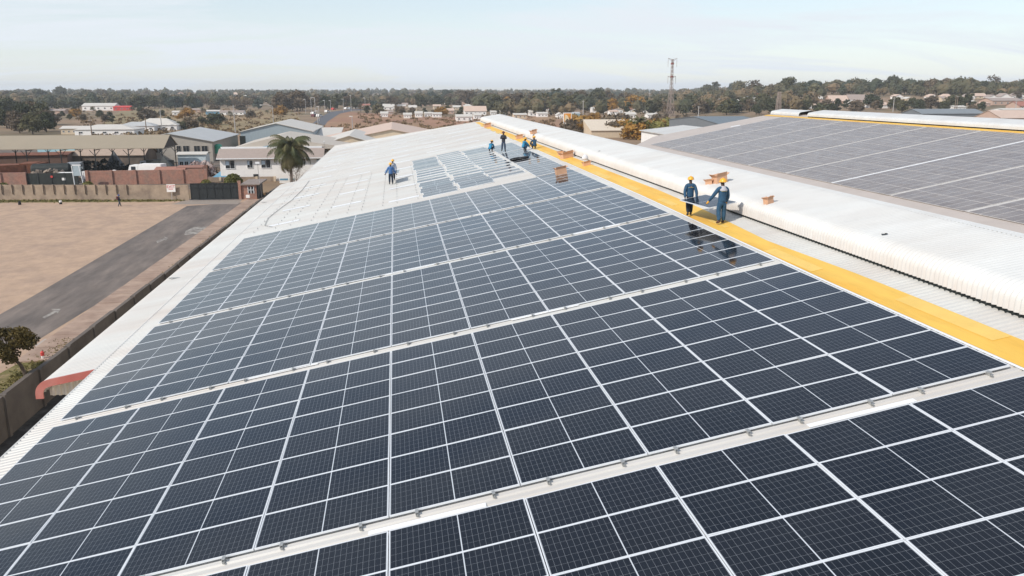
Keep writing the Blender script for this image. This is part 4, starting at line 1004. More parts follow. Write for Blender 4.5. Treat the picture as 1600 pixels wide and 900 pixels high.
for l, x0, x1, y0, y1 in HG:
    n = 17 if x0 < 1200 else 12
    for i in range(n):
        x = x0 + (x1 - x0) * (i + hr.random()) / n; yb = hr.uniform(y0, y1); wv = hr.uniform(8, 16); hp = hr.uniform(4, 5.5)
        far(x, x + wv, yb, yb - hp, yb - hp - hr.uniform(2, 3.5), hr.choice((wall_white, wall_white, wall_cream, wall_pink)), hr.choice((roof_lt, roof_pink, roof_brown, roof_red, roof_lt)), l, 'house', hr.choice('xxy'), hr.random() < .3, nwin=hr.choice((2, 3)), group=l.replace('house', 'houses', 1))
# green roof up on the hill
far(1435, 1470, 140, 137, 134, wall_pink, roof_green, 'long pale green roofed hall on the right hill', 'hall', name='hall', dep=18)
# roofs just beyond the second bay
gable('grey_roof_shed', (AY(1160, 183, 205).x, 200, 0), 15, 44, AZ(1092, 196, 200), AZ(1100, 182, 225), 'x', roof_dgrey, M('blue_grey_roof', (.16, .19, .21), .6), 'dark blue grey gable roof just beyond the dusty second roof', 'shed', over=.2)
gable('white_roof_shed', (AY(1085, 205, 150).x + 2, 142, -2), 19, 20, AZ(1040, 212, 142) + 2, AZ(1058, 200, 152) + 2, 'y', wall_white, roof_white, 'white roofed shed between the green bushes and second roof', 'shed', over=.4)
gable('cream_roof_hall', (G(962, 210).x - 4, 285, 0), 22, 26, 2.6, AZ(962, 187, 298), 'x', wall_cream, M('cream_roof', (.66, .56, .44), .7), 'bright cream roofed hall behind the golden bushes', 'hall', over=.4)
gable('grey_roof_hall', GT(1490, 184), 40, 20, 2.0, 4.4, 'x', roof_dgrey, M('slate_roof', (.22, .24, .25), .6), 'slate grey roofed hall behind the second ridge hood', 'hall', over=.4)
gable('pink_roof_hall', GT(1600, 192), 26, 20, 2.5, 6, 'x', wall_pink, roof_pink, 'pale pink roofed hall at the right edge behind hood', 'hall', over=.4)

# --- billboard
Y = 325; a, c = AY(880, 176, Y), AY(893, 196, Y); e = empty('billboard', ((a.x + c.x)/2, Y, 0), 0, 'tall orange and white billboard behind the white hood', 'billboard'); hw = (c.x - a.x)/2
box_part(e, 'board', wall_white, -hw, hw, 0, .3, c.z, a.z)
box_part(e, 'picture', orange_m, -hw * .8, hw * .85, -.03, -.005, c.z + (a.z - c.z) * .28, a.z - .3)
b = MB(); b.prism([(-hw*.7, -.05, c.z + (a.z-c.z)*.35), (hw*.5, -.05, c.z + (a.z-c.z)*.35), (hw*.1, -.05, c.z + (a.z-c.z)*.75), (-hw*.5, -.05, a.z - .7)], (0, .012, 0)); b.build('pale_shape', M('billboard_cream', (.75, .62, .4), .6), e)
b = MB(); b.tube((0, .4, 0), (0, .4, c.z), .4, n=8); b.build('post', steel_pole, e)
# --- lattice pylon
P = GT(1047, 183); s = px(P)[2] / F; Hh = 88 * s
e = empty('pylon', P, R_(20), 'tall brown steel lattice pylon rising above the trees', 'pylon')
def latt(levels, name, r=.22):
    b = MB()
    for (z0, w0), (z1, w1) in zip(levels, levels[1:]):
        c0 = [Vector((sx*w0, sy*w0, z0)) for sx, sy in ((-1,-1),(1,-1),(1,1),(-1,1))]; c1 = [Vector((sx*w1, sy*w1, z1)) for sx, sy in ((-1,-1),(1,-1),(1,1),(-1,1))]
        for i in range(4):
            j = (i + 1) % 4; b.tube(c0[i], c1[i], r, n=4, cap=False); b.tube(c0[i], c1[j], r * .6, n=4, cap=False); b.tube(c0[j], c1[i], r * .6, n=4, cap=False); b.tube(c1[i], c1[j], r * .6, n=4, cap=False)
    return b.build(name, pylon_m, e)
latt([(0, 8*s*.62), (Hh*.14, 7*s*.56), (Hh*.26, 6*s*.52), (Hh*.37, 5*s*.5), (Hh*.46, 4.2*s*.5)], 'lower_body', .15)
latt([(Hh*.46, 4.2*s*.5), (Hh*.54, 3.4*s*.5), (Hh*.61, 3*s*.5), (Hh*.68, 2.8*s*.5), (Hh*.75, 2.7*s*.5), (Hh*.82, 2.6*s*.5), (Hh*.89, 2.5*s*.5), (Hh*.96, 2.5*s*.5), (Hh*.985, 2.4*s*.5)], 'upper_body', .10)
for z, hw in ((Hh * .985, 9 * s), (Hh * .70, 8 * s)):
    for sx in (-1, 1):
        b = MB(); b.tube((0, 0, z), (sx * hw, 0, z + (.7 if z > Hh*.9 else 0)), .14, n=4); b.tube((0, 0, z - 1.2), (sx * hw, 0, z + (.7 if z > Hh*.9 else 0)), .1, n=4); b.build('crossarm', pylon_m, e)
        b = MB(); b.tube((sx * hw * .93, 0, z), (sx * hw * .93, 0, z - 4.5), .1, n=5); b.build('insulator', pylon_m, e)
for z in (Hh * .90, Hh * .68): box_part(e, 'red_band', M('pylon_red', (.28, .08, .06), .6), -2.9*s*.6, 2.9*s*.6, -2.9*s*.6, 2.9*s*.6, z, z + 1.0)
# second smaller lattice mast and poles at right
for i, (x, yb, yt, l, lat) in enumerate(((1215, 184, 145, 'brown lattice mast above the second roof, right of the pylon', 1), (1395, 176, 153, 'tall grey pole above the second ridge hood', 0), (1586, 176, 158, 'thin pole near the right picture edge', 0),
      (1491, 176, 150, 'left of the twin wooden poles behind the hood', 0), (1494, 176, 151, 'right of the twin wooden poles behind the hood', 0), (1091, 184, 166, 'lamp post with white head behind the orange brick row', 0), (911, 184, 158, 'dark pole beside the billboard trees', 0), (836, 180, 160, 'thin pole in front of the red roofed house', 0))):
    P = GT(x, yb); s2 = px(P)[2] / F; h = (yb - yt) * s2; e = empty('lattice_mast' if lat else 'utility_pole', P, 0, l, 'mast' if lat else 'pole')
    if lat:
        b0 = e; latt([(h * k / 7, 1.5 - .12 * k) for k in range(8)], 'body', .14)
    else:
        b = MB(); b.tube((0,0,0), (0,0,h), .3, .18, n=6); b.build('pole', wood_pole if i in (3, 4) else steel_pole, e); box_part(e, 'crossarm', steel_pole, -.9, .9, -.1, .1, h - .8, h - .6)
# road furniture: lamps and gantry along the main road
for i, (x, yb, yt, kind, l) in enumerate(((487, 182, 154, 'g', 'pale gantry over the main road'), (478, 178, 156, 'p', 'street lamp left of the road gantry'), (499, 190, 168, 'p', 'near right street lamp standing beside the road'), (497, 198, 175, 'p', 'nearest road pole seen over the steel shed roof'),
      (508, 178, 158, 'p', 'street lamp right of the gantry'), (517, 176, 158, 'p', 'second street lamp right of the gantry'), (537, 175, 156, 'p', 'street lamp where the road bends right'), (549, 174, 150, 'p', 'tall lamp mast beyond the road bend'), (571, 176, 154, 'p', 'lamp mast left of the cream gable house'), (551, 205, 184, 'p', 'thin pole standing in the brown field'))):
    P = GT(x, yb); s2 = px(P)[2] / F; h = (yb - yt) * s2; e = empty('road_gantry' if kind == 'g' else 'street_lamp', P, 0, l, 'gantry' if kind == 'g' else 'lamp')
    b = MB(); b.tube((0,0,0), (0,0,h), .2, .14, n=6); b.build('pole', steel_pole, e)
    if kind == 'g':
        b = MB(); b.tube((6*s2,0,0), (6*s2,0,h), .2, n=6); b.build('pole', steel_pole, e); box_part(e, 'beam', steel_pole, 0, 6*s2, -.2, .2, h - .1, h + .35)
    else: box_part(e, 'lamp', wall_white, -1.2, .2, -.15, .15, h, h + .25)
def car(P, rz, m, label, s=1.0):
    e = empty('car', P, rz, label, 'car', 'cars on and beside the far main road'); e.scale = (s, s, s)
    b = MB(); b.prism([(-2.1,-.85,.3),(2.1,-.85,.3),(2.15,-.85,.75),(1.2,-.85,.95),(.6,-.85,1.45),(-1.3,-.85,1.45),(-2.0,-.85,.95)], (0, 1.7, 0)); b.build('body', m, e)
    for sy in (-1, 1): b = MB(); b.prism([(1.05,sy*.86,.98),(.5,sy*.86,1.38),(-1.2,sy*.86,1.38),(-1.7,sy*.86,.98)], (0, .01*sy, 0)); b.build('window', glass_dark, e)
    for x in (-1.3, 1.35):
        for sy in (-1, 1): b = MB(); b.lathe([(0,-.1),(.32,-.1),(.32,.1),(0,.1)], n=10, T=Matrix.Translation((x, sy*.8, .32)) @ Matrix.Rotation(math.pi/2, 4, 'X')); b.build('wheel', black_m, e)
for x, y, m, l in ((490, 179, wall_white, 'white car on the road just past the gantry'), (511, 176, wall_white, 'white van-like car on the road bend'), (491, 183, maroon_m, 'dark red car nearest on the main road'), (499, 183, wall_white, 'white car beside the dark red one'), (521, 172, sign_red, 'red car at the road bend'), (541, 171, wall_white, 'white car parked beyond the bend, left of three'), (547, 171, grey_truck, 'grey car parked beyond the bend, middle of three'), (556, 170, wall_white, 'white car parked beyond the bend, right of three')):
    car(GT(x, y), R_(70), m, l, 1.3)

# ================================================================== TREES
TREE_CACHE = {}
def leafquads(b, r, c, rad, n, sz, flat=.8, core=0):
    if core:
        k = len(b.v); m_ = 7
        vs = [Vector((c[0], c[1], c[2] - rad[2]*core))] + [Vector((c[0] + math.cos(6.2832*i/m_ + j) * rad[0] * core * rr * r.uniform(.8, 1.2), c[1] + math.sin(6.2832*i/m_ + j) * rad[1] * core * rr * r.uniform(.8, 1.2), c[2] + zq * rad[2] * core)) for j, (rr, zq) in enumerate(((.8, -.5), (.98, .15), (.6, .75))) for i in range(m_)] + [Vector((c[0], c[1], c[2] + rad[2]*core))]
        b.add(vs, [(0, 1+(i+1)%m_, 1+i) for i in range(m_)] + [(1+j*m_+i, 1+j*m_+(i+1)%m_, 1+(j+1)*m_+(i+1)%m_, 1+(j+1)*m_+i) for j in range(2) for i in range(m_)] + [(1+2*m_+i, 1+2*m_+(i+1)%m_, 1+3*m_) for i in range(m_)])
    for i in range(n):
        d = Vector((r.gauss(0,1), r.gauss(0,1), r.gauss(0,1))).normalized() * (r.random() ** .33)
        p = Vector((c[0] + d.x * rad[0], c[1] + d.y * rad[1], c[2] + d.z * rad[2])); s = sz * r.uniform(.6, 1.4)
        a = Vector((r.gauss(0,1), r.gauss(0,1), r.gauss(0,1) * flat)).normalized(); t = a.orthogonal().normalized(); q = a.cross(t)
        ang = r.random() * 6.28; t, q = t * math.cos(ang) + q * math.sin(ang), q * math.cos(ang) - t * math.sin(ang)
        b.add([p - t * s - q * s * .6, p + t * s - q * s * .5, p + t * s * .9 + q * s * .7, p - t * s * .8 + q * s * .6], [(0,1,2,3)])
def tree_mesh(kind, seed):
    """unit-height tree: returns (crown mesh builder, trunk mesh builder)"""
    r = random.Random(seed * 17 + hash(kind) % 1 + len(kind) * 31); cb, tb = MB(), MB()
    if kind == 'round': W0, z0, nl, nq, sz = .50, .24, 17, 62, .042
    elif kind == 'tall': W0, z0, nl, nq, sz = .27, .2, 16, 55, .034
    elif kind == 'bush': W0, z0, nl, nq, sz = .85, .15, 12, 55, .07
    elif kind == 'spire': W0, z0, nl, nq, sz = .15, .12, 14, 50, .03
    else: W0, z0, nl, nq, sz = .42, .45, 12, 30, .036      # sparse
    tz = .0; rt = .035 if kind != 'bush' else .03
    top = Vector((r.uniform(-.04, .04), r.uniform(-.04, .04), z0 + .12)); tb.tube((0,0,-.03), top, rt, rt * .6, n=6)
    for i in range(nl):
        t = (i + .5) / nl; zc = z0 + (1 - z0 - .1) * t
        if kind == 'spire': rr = W0 * (1 - t * .8)
        elif kind == 'tall': rr = W0 * (.6 + .6 * math.sin(math.pi * t))
        else: rr = W0 * math.sqrt(max(.1, 1 - (1.5 * t - .55) ** 2))
        a = r.random() * 6.28 + i * 2.4; d = rr * r.uniform(.35, .85) if kind != 'spire' else rr * .3
        c = Vector((math.cos(a) * d, math.sin(a) * d, zc)); q = r.uniform(.38, .6) * W0 if kind != 'spire' else rr
        leafquads(cb, r, c, (q, q, q * .7), nq, sz, core=.0 if kind in ('sparse',) else .62)
        if i % 2 == 0: tb.tube(top * .9, c, rt * .4, rt * .12, n=4)
    return cb, tb
def tree(P, h, kind, mat, label, group, seed, name='tree', wide=1.0):
    key = (kind, seed % 5, mat.name)
    if key not in TREE_CACHE:
        cb, tb = tree_mesh(kind, seed % 5); TREE_CACHE[key] = (cb.mesh('crown', mat), tb.mesh('trunk', trunk_m))
    e = empty(name, P, (seed * 1.7) % 6.28, label, 'bush' if name == 'bush' else 'tree', group); e.scale = (h * wide, h * wide, h)
    for n_, me in zip(('crown', 'trunk'), TREE_CACHE[key]):
        o = bpy.data.objects.new(n_, me); sc.collection.objects.link(o); o.parent = e
    return e
trng = random.Random(11); tid = [0]
HOUSES = []
def region(x0, x1, y0, y1, n, hpx, kinds, label, group, name='tree', slope=0):
    """n trees with their feet between the picture rows y0 and y1; hpx: height seen, in photo pixels"""
    for i in range(n):
        x = x0 + (x1 - x0) * (i + trng.random()) / n; y = trng.uniform(y0, y1) + slope * (x - x0)
        P = GT(x, y); s = px(P)[2] / F; h = max(1.5, min(24, trng.uniform(*hpx) * s)); k, m, cw = trng.choice(kinds)
        side = 'left' if x < x0 + (x1 - x0)/3 else ('right' if x > x1 - (x1 - x0)/3 else 'middle')
        tid[0] += 1
        big = 'tall' if h > 15 else ('low' if h < 7 else 'medium')
        tree(P, h, k, m, f'{big} {cw} {name} {label}, {side} part', f'{cw} {name}s {label}, {side}, {big}', tid[0], name, trng.uniform(.9, 1.25))
DK = [('round', leaf_dark, 'dark green'), ('round', leaf_dark, 'dark green'), ('round', leaf_brown, 'brownish'), ('tall', leaf_dark, 'dark green')]
MX = DK + [('round', leaf_pale, 'pale'), ('sparse', leaf_brown, 'brownish'), ('round', leaf_blue, 'blue green')]
region(-5, 80, 186, 211, 20, (24, 34), DK, 'in the cluster behind the tan shed', '')
region(0, 70, 172, 182, 7, (14, 20), DK, 'behind the left cluster', '')
region(70, 180, 182, 194, 9, (7, 13), DK, 'between the left cluster and hipped roofs', '', 'bush')
region(88, 125, 170, 176, 4, (12, 18), DK, 'left of the long white building', '')
region(230, 352, 188, 205, 8, (9, 17), [('bush', leaf_brown, 'brownish'), ('bush', leaf_dark, 'dark green')], 'in the green field', '', 'bush')
region(110, 440, 173, 187, 17, (7, 13), [('bush', leaf_brown, 'brownish'), ('round', leaf_dark, 'dark green'), ('sparse', leaf_pale, 'pale'), ('bush', leaf_gold, 'golden')], 'scattered over the dry field', '', 'shrub')
region(205, 330, 166, 172, 13, (16, 26), MX, 'behind the green field', '')
region(0, 230, 154, 163, 14, (12, 20), MX, 'far off at left', '')
region(330, 425, 164, 172, 8, (10, 18), MX, 'between far sheds and brown trees', '')
region(428, 478, 172, 176, 5, (24, 38), [('round', leaf_brown, 'brownish')], 'in the big clump left of the road', '')
region(500, 560, 166, 172, 9, (14, 24), DK + [('spire', leaf_dark, 'dark pointed')], 'beside the bend of the road', '')
region(560, 600, 170, 180, 6, (12, 18), MX, 'at the left end of the white houses', '')
region(600, 720, 160, 171, 17, (12, 19), MX, 'above the row of white houses', '')
region(612, 735, 176, 184, 9, (8, 14), DK + [('bush', leaf_gold, 'golden')], 'between the white houses', '', 'tree')
region(690, 765, 160, 172, 7, (16, 24), MX, 'above the white roof corner', '')
region(762, 1000, 166, 179, 25, (15, 30), DK + [('tall', leaf_brown, 'brownish'), ('round', leaf_gold, 'golden')], 'in the dark belt above the hood', '')
region(1000, 1250, 166, 182, 30, (13, 24), DK, 'around the pylon', '')
region(1250, 1540, 168, 178, 26, (12, 23), DK, 'behind the second ridge hood', '')
region(1100, 1290, 148, 156, 12, (18, 28), MX, 'on the right hill left of the terraces', '')
region(1290, 1600, 142, 148, 22, (14, 26), MX + [('sparse', leaf_pale, 'pale')], 'on the right hilltop', '')
region(1560, 1600, 150, 160, 2, (12, 18), DK, 'at the right picture edge', '')
region(955, 1052, 198, 216, 9, (14, 24), [('bush', leaf_green, 'yellow green'), ('bush', leaf_brown, 'brownish'), ('bush', leaf_dark, 'dark green')], 'behind the white hood by the small palm', '', 'bush')
region(890, 955, 192, 204, 7, (12, 20), [('bush', leaf_gold, 'golden'), ('bush', leaf_gold, 'golden'), ('bush', leaf_brown, 'brownish')], 'around the cream roofed hall', '', 'bush')
region(1030, 1090, 192, 202, 6, (12, 18), [('sparse', leaf_brown, 'brownish')], 'in front of the orange brick row', '')
P = GT(868, 168); tree(P, 24 * px(P)[2] / F, 'round', leaf_blue, 'large smooth domed tree standing above the dark belt', None, 3, wide=1.7)

region(893, 958, 206, 213, 8, (16, 24), [('bush', leaf_gold, 'golden'), ('bush', leaf_brown, 'brownish')], 'in front of the cream roofed hall', '', 'bush')
region(955, 1060, 212, 222, 9, (17, 27), [('bush', leaf_green, 'yellow green'), ('bush', leaf_gold, 'golden'), ('bush', leaf_brown, 'brownish')], 'nearest behind the white hood', '', 'bush')
# far woodland: nobody could count it
def woodland():
    r = random.Random(5); b = MB()
    for i in range(4200):
        D = r.uniform(800, 3300) if r.random() < .7 else r.uniform(560, 1300); x = r.uniform(-80, 1680); d = ray(x, 141); d.z = 0; d.normalize()
        P = Vector((CW.x + d.x * D, CW.y + d.y * D, 0)); P.z = hgt(P.x, P.y)
        if x < 500 and D < 900: continue
        if (D < 800 and x > 1290) or (D < 900 and x < 740): continue
        h = r.uniform(7, 13) * (1.0 if D < 1800 else 1.15) * (1.35 if r.random() < .07 else 1); w0 = h * r.uniform(.35, .65)
        if D < 1400: n, sz = 46, .9
        else: n, sz = 24, 1.5
        leafquads(b, r, (P.x, P.y, P.z + h * .5), (w0, w0, h * .5), n, sz, core=.8)
    m, t, bs = new_mat('woodland_foliage'); bs.inputs['Roughness'].default_value = .8; bs.inputs['Specular IOR Level'].default_value = .2
    g = t.nodes.new('ShaderNodeNewGeometry'); n = t.nodes.new('ShaderNodeTexNoise'); n.inputs['Scale'].default_value = .022; n.inputs['Detail'].default_value = 4; t.links.new(g.outputs['Position'], n.inputs['Vector'])
    q = t.nodes.new('ShaderNodeValToRGB'); e = q.color_ramp.elements; e[0].position = .35; e[0].color = (.048, .058, .034, 1); e[1].position = .66; e[1].color = (.20, .14, .08, 1); k = e.new(.52); k.color = (.095, .085, .045, 1)
    t.links.new(n.outputs['Fac'], q.inputs[0]); t.links.new(q.outputs[0], bs.inputs['Base Color'])
    o = b.build('woodland', m, recalc=False); tag(o, 'far off mass of mixed dark and brown woodland along the horizon', 'woodland', None, 'stuff')
woodland()
def scrub():
    r = random.Random(8); b = MB()
    for i in range(1500):
        x = r.uniform(120, 1120); y = r.uniform(171, 214)
        if x > 880 and y > 200: continue
        P = G(x, y)
        if 475 < x < 560 and y < 196: continue
        leafquads(b, r, (P.x, P.y, .5), (1.3, 1.3, .6), 12, .4)
    o = b.build('scrub', leaf_mat('scrub_leaf', (.10, .075, .035), (.17, .115, .06), (.24, .16, .08)), recalc=False); tag(o, 'low dry scrub and weeds scattered over the fields', 'scrub', None, 'stuff')
scrub()
# verge weeds
def weeds():
    r = random.Random(9); b = MB()
    for i in range(1200):
        if r.random() < .6: y = r.uniform(31, 46); x = wallx(y) - .35 - abs(r.gauss(0, .7))
        else: y = r.uniform(46, 118); x = wallx(y) - .34 - abs(r.gauss(0, .12))
        if x > wallx(y) - .3: continue
        leafquads(b, r, (x, y, .06), (.12, .12, .08), 4, .05)
    for i in range(1500):
        x = r.uniform(-80, -33); y = 123.9 + (-33 - x) * .1 + r.gauss(-1.2, .7); leafquads(b, r, (x, y, .07), (.2, .2, .08), 4, .09)
    o = b.build('weeds', leaf_mat('weed_leaf', (.11, .12, .03), (.19, .16, .055), (.30, .23, .10)), recalc=False); tag(o, 'yellow green weeds along the wall foot and verge', 'weeds', None, 'stuff')
weeds()
# near tree at the left edge
def near_tree():
    r = random.Random(21); P = G(38, 592); P.x -= .75; cb, tb = MB(), MB()
    tb.tube((.85, .2, -.1), (.6, .1, .9), .13, .10, n=8); tb.tube((.6, .1, .9), (0, 0, 1.6), .10, .07, n=7)
    C_ = []
    for i in range(38):
        a = r.random() * 6.28; d = 1.65 * r.random() ** .55; z = 2.2 + r.uniform(-1, 1) * 1.0 * math.sqrt(max(0, 1 - (d / 1.75) ** 2)); C_.append(Vector((math.cos(a) * d - .1, math.sin(a) * d, z)))
    for c in C_:
        mid = Vector((0, 0, 1.75)).lerp(c, .5) + Vector((0, 0, .15)); tb.tube((0, 0, 1.72), mid, .045, .03, n=5); tb.tube(mid, c, .03, .01, n=4)
        leafquads(cb, r, c, (.44, .44, .3), 200, .06)
    e = empty('tree', P, 0, 'small leafy tree with a bent trunk on the verge at left', 'tree'); cb.build('crown', leaf_mat('foliage_near', (.045, .044, .016), (.10, .075, .024), (.24, .16, .04)), e, recalc=False); tb.build('trunk', trunk_m, e)
near_tree()
# topiary bush and small shrubs
def topiary(P, rx, rz, n, sz, label):
    r = random.Random(int(P[0] * 10)); b = MB()
    for i in range(n):
        d = Vector((r.gauss(0,1), r.gauss(0,1), abs(r.gauss(0,1)))).normalized() * r.uniform(.9, 1.02); leafquads(b, r, (d.x * rx, d.y * rx, d.z * rz + .1), (.12, .12, .12), 1, sz)
    b.lathe([(rx * .9, 0), (rx * .92, rz * .4), (rx * .6, rz * .8), (0, rz * .92)], n=14)
    o = b.build('bush', leaf_green, loc=P, recalc=False); tag(o, label, 'bush')
q = G(365, 290); topiary(AY(365, 284, 146.5) * 1, 1.75, 0, 0, 0, '') if False else None
P = AY(365, 287, 145.5); topiary(Vector((P.x, 145.5, 0)), 1.6, 1.75, 1600, .14, 'round clipped olive green bush in front of the office garden wall')
for x, y, l in ((5, 288, 'low yellow green bush at the far left brick wall'), (137, 287, 'low bush at the foot of the brick wall by sign board'), (322, 287, 'small yellow bush behind the black sliding gate')):
    P = AY(x, y, 144); topiary(Vector((P.x, 144, 0)), .9, .9, 350, .12, l)

# --- palm
def palm(P, H_, R__, nf, label, seed=1, droop=1.0, skirt=True):
    r = random.Random(seed); e = empty('palm_tree', P, 0, label, 'palm')
    b = MB(); pts = [Vector((.25 * math.sin(k), 0, H_ * k / 6)) * 1 for k in range(7)]
    pts = [Vector((.04 * k * k / 6, 0, H_ * k / 6)) for k in range(7)]
    for p, q in zip(pts, pts[1:]): b.tube(p, q, .30 - .018 * p.z, .30 - .018 * q.z, n=9)
    b.build('trunk', M('palm_trunk', (.22, .18, .15), .9, var=.25, scale=4), e); top = pts[-1]
    for i in range(nf):
        az = i * 2.399 + r.uniform(-.2, .2); t = i / nf; el = R_(78 - 118 * t + r.uniform(-8, 8)); L = R__ * r.uniform(.85, 1.1)
        b = MB(); p = top.copy(); prev = None; d_el = el; n = 11
        for k in range(n + 1):
            if prev is not None: b.tube(prev, p, .03, .02, n=4, cap=False)
            dirv = Vector((math.cos(az) * math.cos(d_el), math.sin(az) * math.cos(d_el), math.sin(d_el))); side = Vector((-math.sin(az), math.cos(az), 0)); up_ = side.cross(dirv)
            if k > 1:
                for sgn in (-1, 1):
                    for m_ in range(5):
                        pp = p - dirv * (L / n) * (m_ / 5); ln = R__ * .26 * math.sin(math.pi * min(1, (k + .5) / (n + 1.2)) ** .8) * r.uniform(.8, 1.15) + .1
                        tip = pp + (side * sgn * .75 + dirv * .5 + Vector((0, 0, -.55)) + up_ * .1) * ln; wv = dirv * .05
                        b.add([pp - wv, pp + wv, tip + wv * .2, tip - wv * .2], [(0,1,2,3)])
            prev = p.copy(); p = p + dirv * (L / n); d_el -= R_(15 * droop * (.4 + k / n))
        b.build('frond', leaf_palm, e, recalc=False)
    if skirt:
        b = MB()
        for i in range(60):
            az = r.random() * 6.28; q = top + Vector((math.cos(az) * .25, math.sin(az) * .25, -r.uniform(0, .8))); L = r.uniform(1.0, 1.9)
            tip = q + Vector((math.cos(az) * .5 * L, math.sin(az) * .5 * L, -L)); s = Vector((-math.sin(az), math.cos(az), 0)) * .1; b.add([q - s, q + s, tip + s * .3, tip - s * .3], [(0,1,2,3)])
        b.build('dead_leaves', M('dead_frond', (.17, .105, .055), .95, var=.3), e, recalc=False)
    return e
P = Vector((AY(455, 280, 139.5).x, 139.5, 0)); ph = AZ(453, 233, 139.5); palm(P, ph, 4.8, 50, 'tall feathery palm in front of the white two-storey office', 4, .8)
P = G(997, 216); sp = px(P)[2]/F; palm(P, 27 * sp, 13 * sp, 22, 'small dark palm among the bushes behind the white hood', 6, .7)
P = GT(1283, 178); sp = px(P)[2]/F; palm(P, 8 * sp, 13 * sp, 18, 'pale fan-like palm behind the second ridge hood', 8, .6)
# leafless shrub under the palm
b = MB(); r = random.Random(4)
for i in range(26):
    a = r.random() * 6.28; p = Vector((0, 0, 0)); d = Vector((math.cos(a) * .35, math.sin(a) * .35, 1)).normalized()
    for k in range(5):
        q = p + d * .75; b.tube(p, q, .035 - .006 * k, .03 - .006 * k, n=4, cap=False)
        t = q + Vector((r.gauss(0, .4), r.gauss(0, .4), .5)); b.tube(q, t, .015, .006, n=3, cap=False); d = (d + Vector((r.gauss(0, .2), r.gauss(0, .2), .05))).normalized(); p = q
P = AY(462, 285, 137.5); tag(b.build('bare_shrub', M('pale_twigs', (.30, .24, .2), .9), loc=(P.x, 137.5, 0), recalc=False), 'pale leafless shrub at the foot of the tall palm', 'shrub')

# ================================================================== PEOPLE
def skin_mesh(name, nodes, edges, root, sub=1):
    """nodes: {key: (Vector, rx, ry)}"""
    bm = bmesh.new(); L = bm.verts.layers.skin.verify(); V = {}
    for k, (p, rx, ry) in nodes.items():
        v = bm.verts.new(p); v[L].radius = (rx, ry); v[L].use_root = (k == root); V[k] = v
    for a, c in edges: bm.edges.new((V[a], V[c]))
    me = bpy.data.meshes.new(name); bm.to_mesh(me); bm.free()
    o = bpy.data.objects.new('tmp', me); sc.collection.objects.link(o)
    s = o.modifiers.new('s', 'SKIN'); s.use_smooth_shade = True
    q = o.modifiers.new('u', 'SUBSURF'); q.levels = sub; q.render_levels = sub
    dg = bpy.context.evaluated_depsgraph_get(); out = bpy.data.meshes.new_from_object(o.evaluated_get(dg))
    sc.collection.objects.unlink(o); bpy.data.objects.remove(o); out.name = name
    out.polygons.foreach_set('use_smooth', [True] * len(out.polygons)); return out
BASE = dict(pelvis=(0,0,.52), belly=(0,0,.61), chest=(0,-.005,.73), nb=(0,0,.815), neck=(0,.008,.86), h1=(0,.02,.90), h2=(0,.01,.955),
    sL=(-.105,0,.79), eL=(-.14,-.01,.63), wL=(-.145,.03,.485), sR=(.105,0,.79), eR=(.14,-.01,.63), wR=(.145,.03,.485),
    hL=(-.052,0,.50), kL=(-.06,.02,.28), aL=(-.06,-.01,.05), tL=(-.07,.085,.02), hR=(.052,0,.50), kR=(.06,.02,.28), aR=(.06,-.01,.05), tR=(.07,.085,.02))
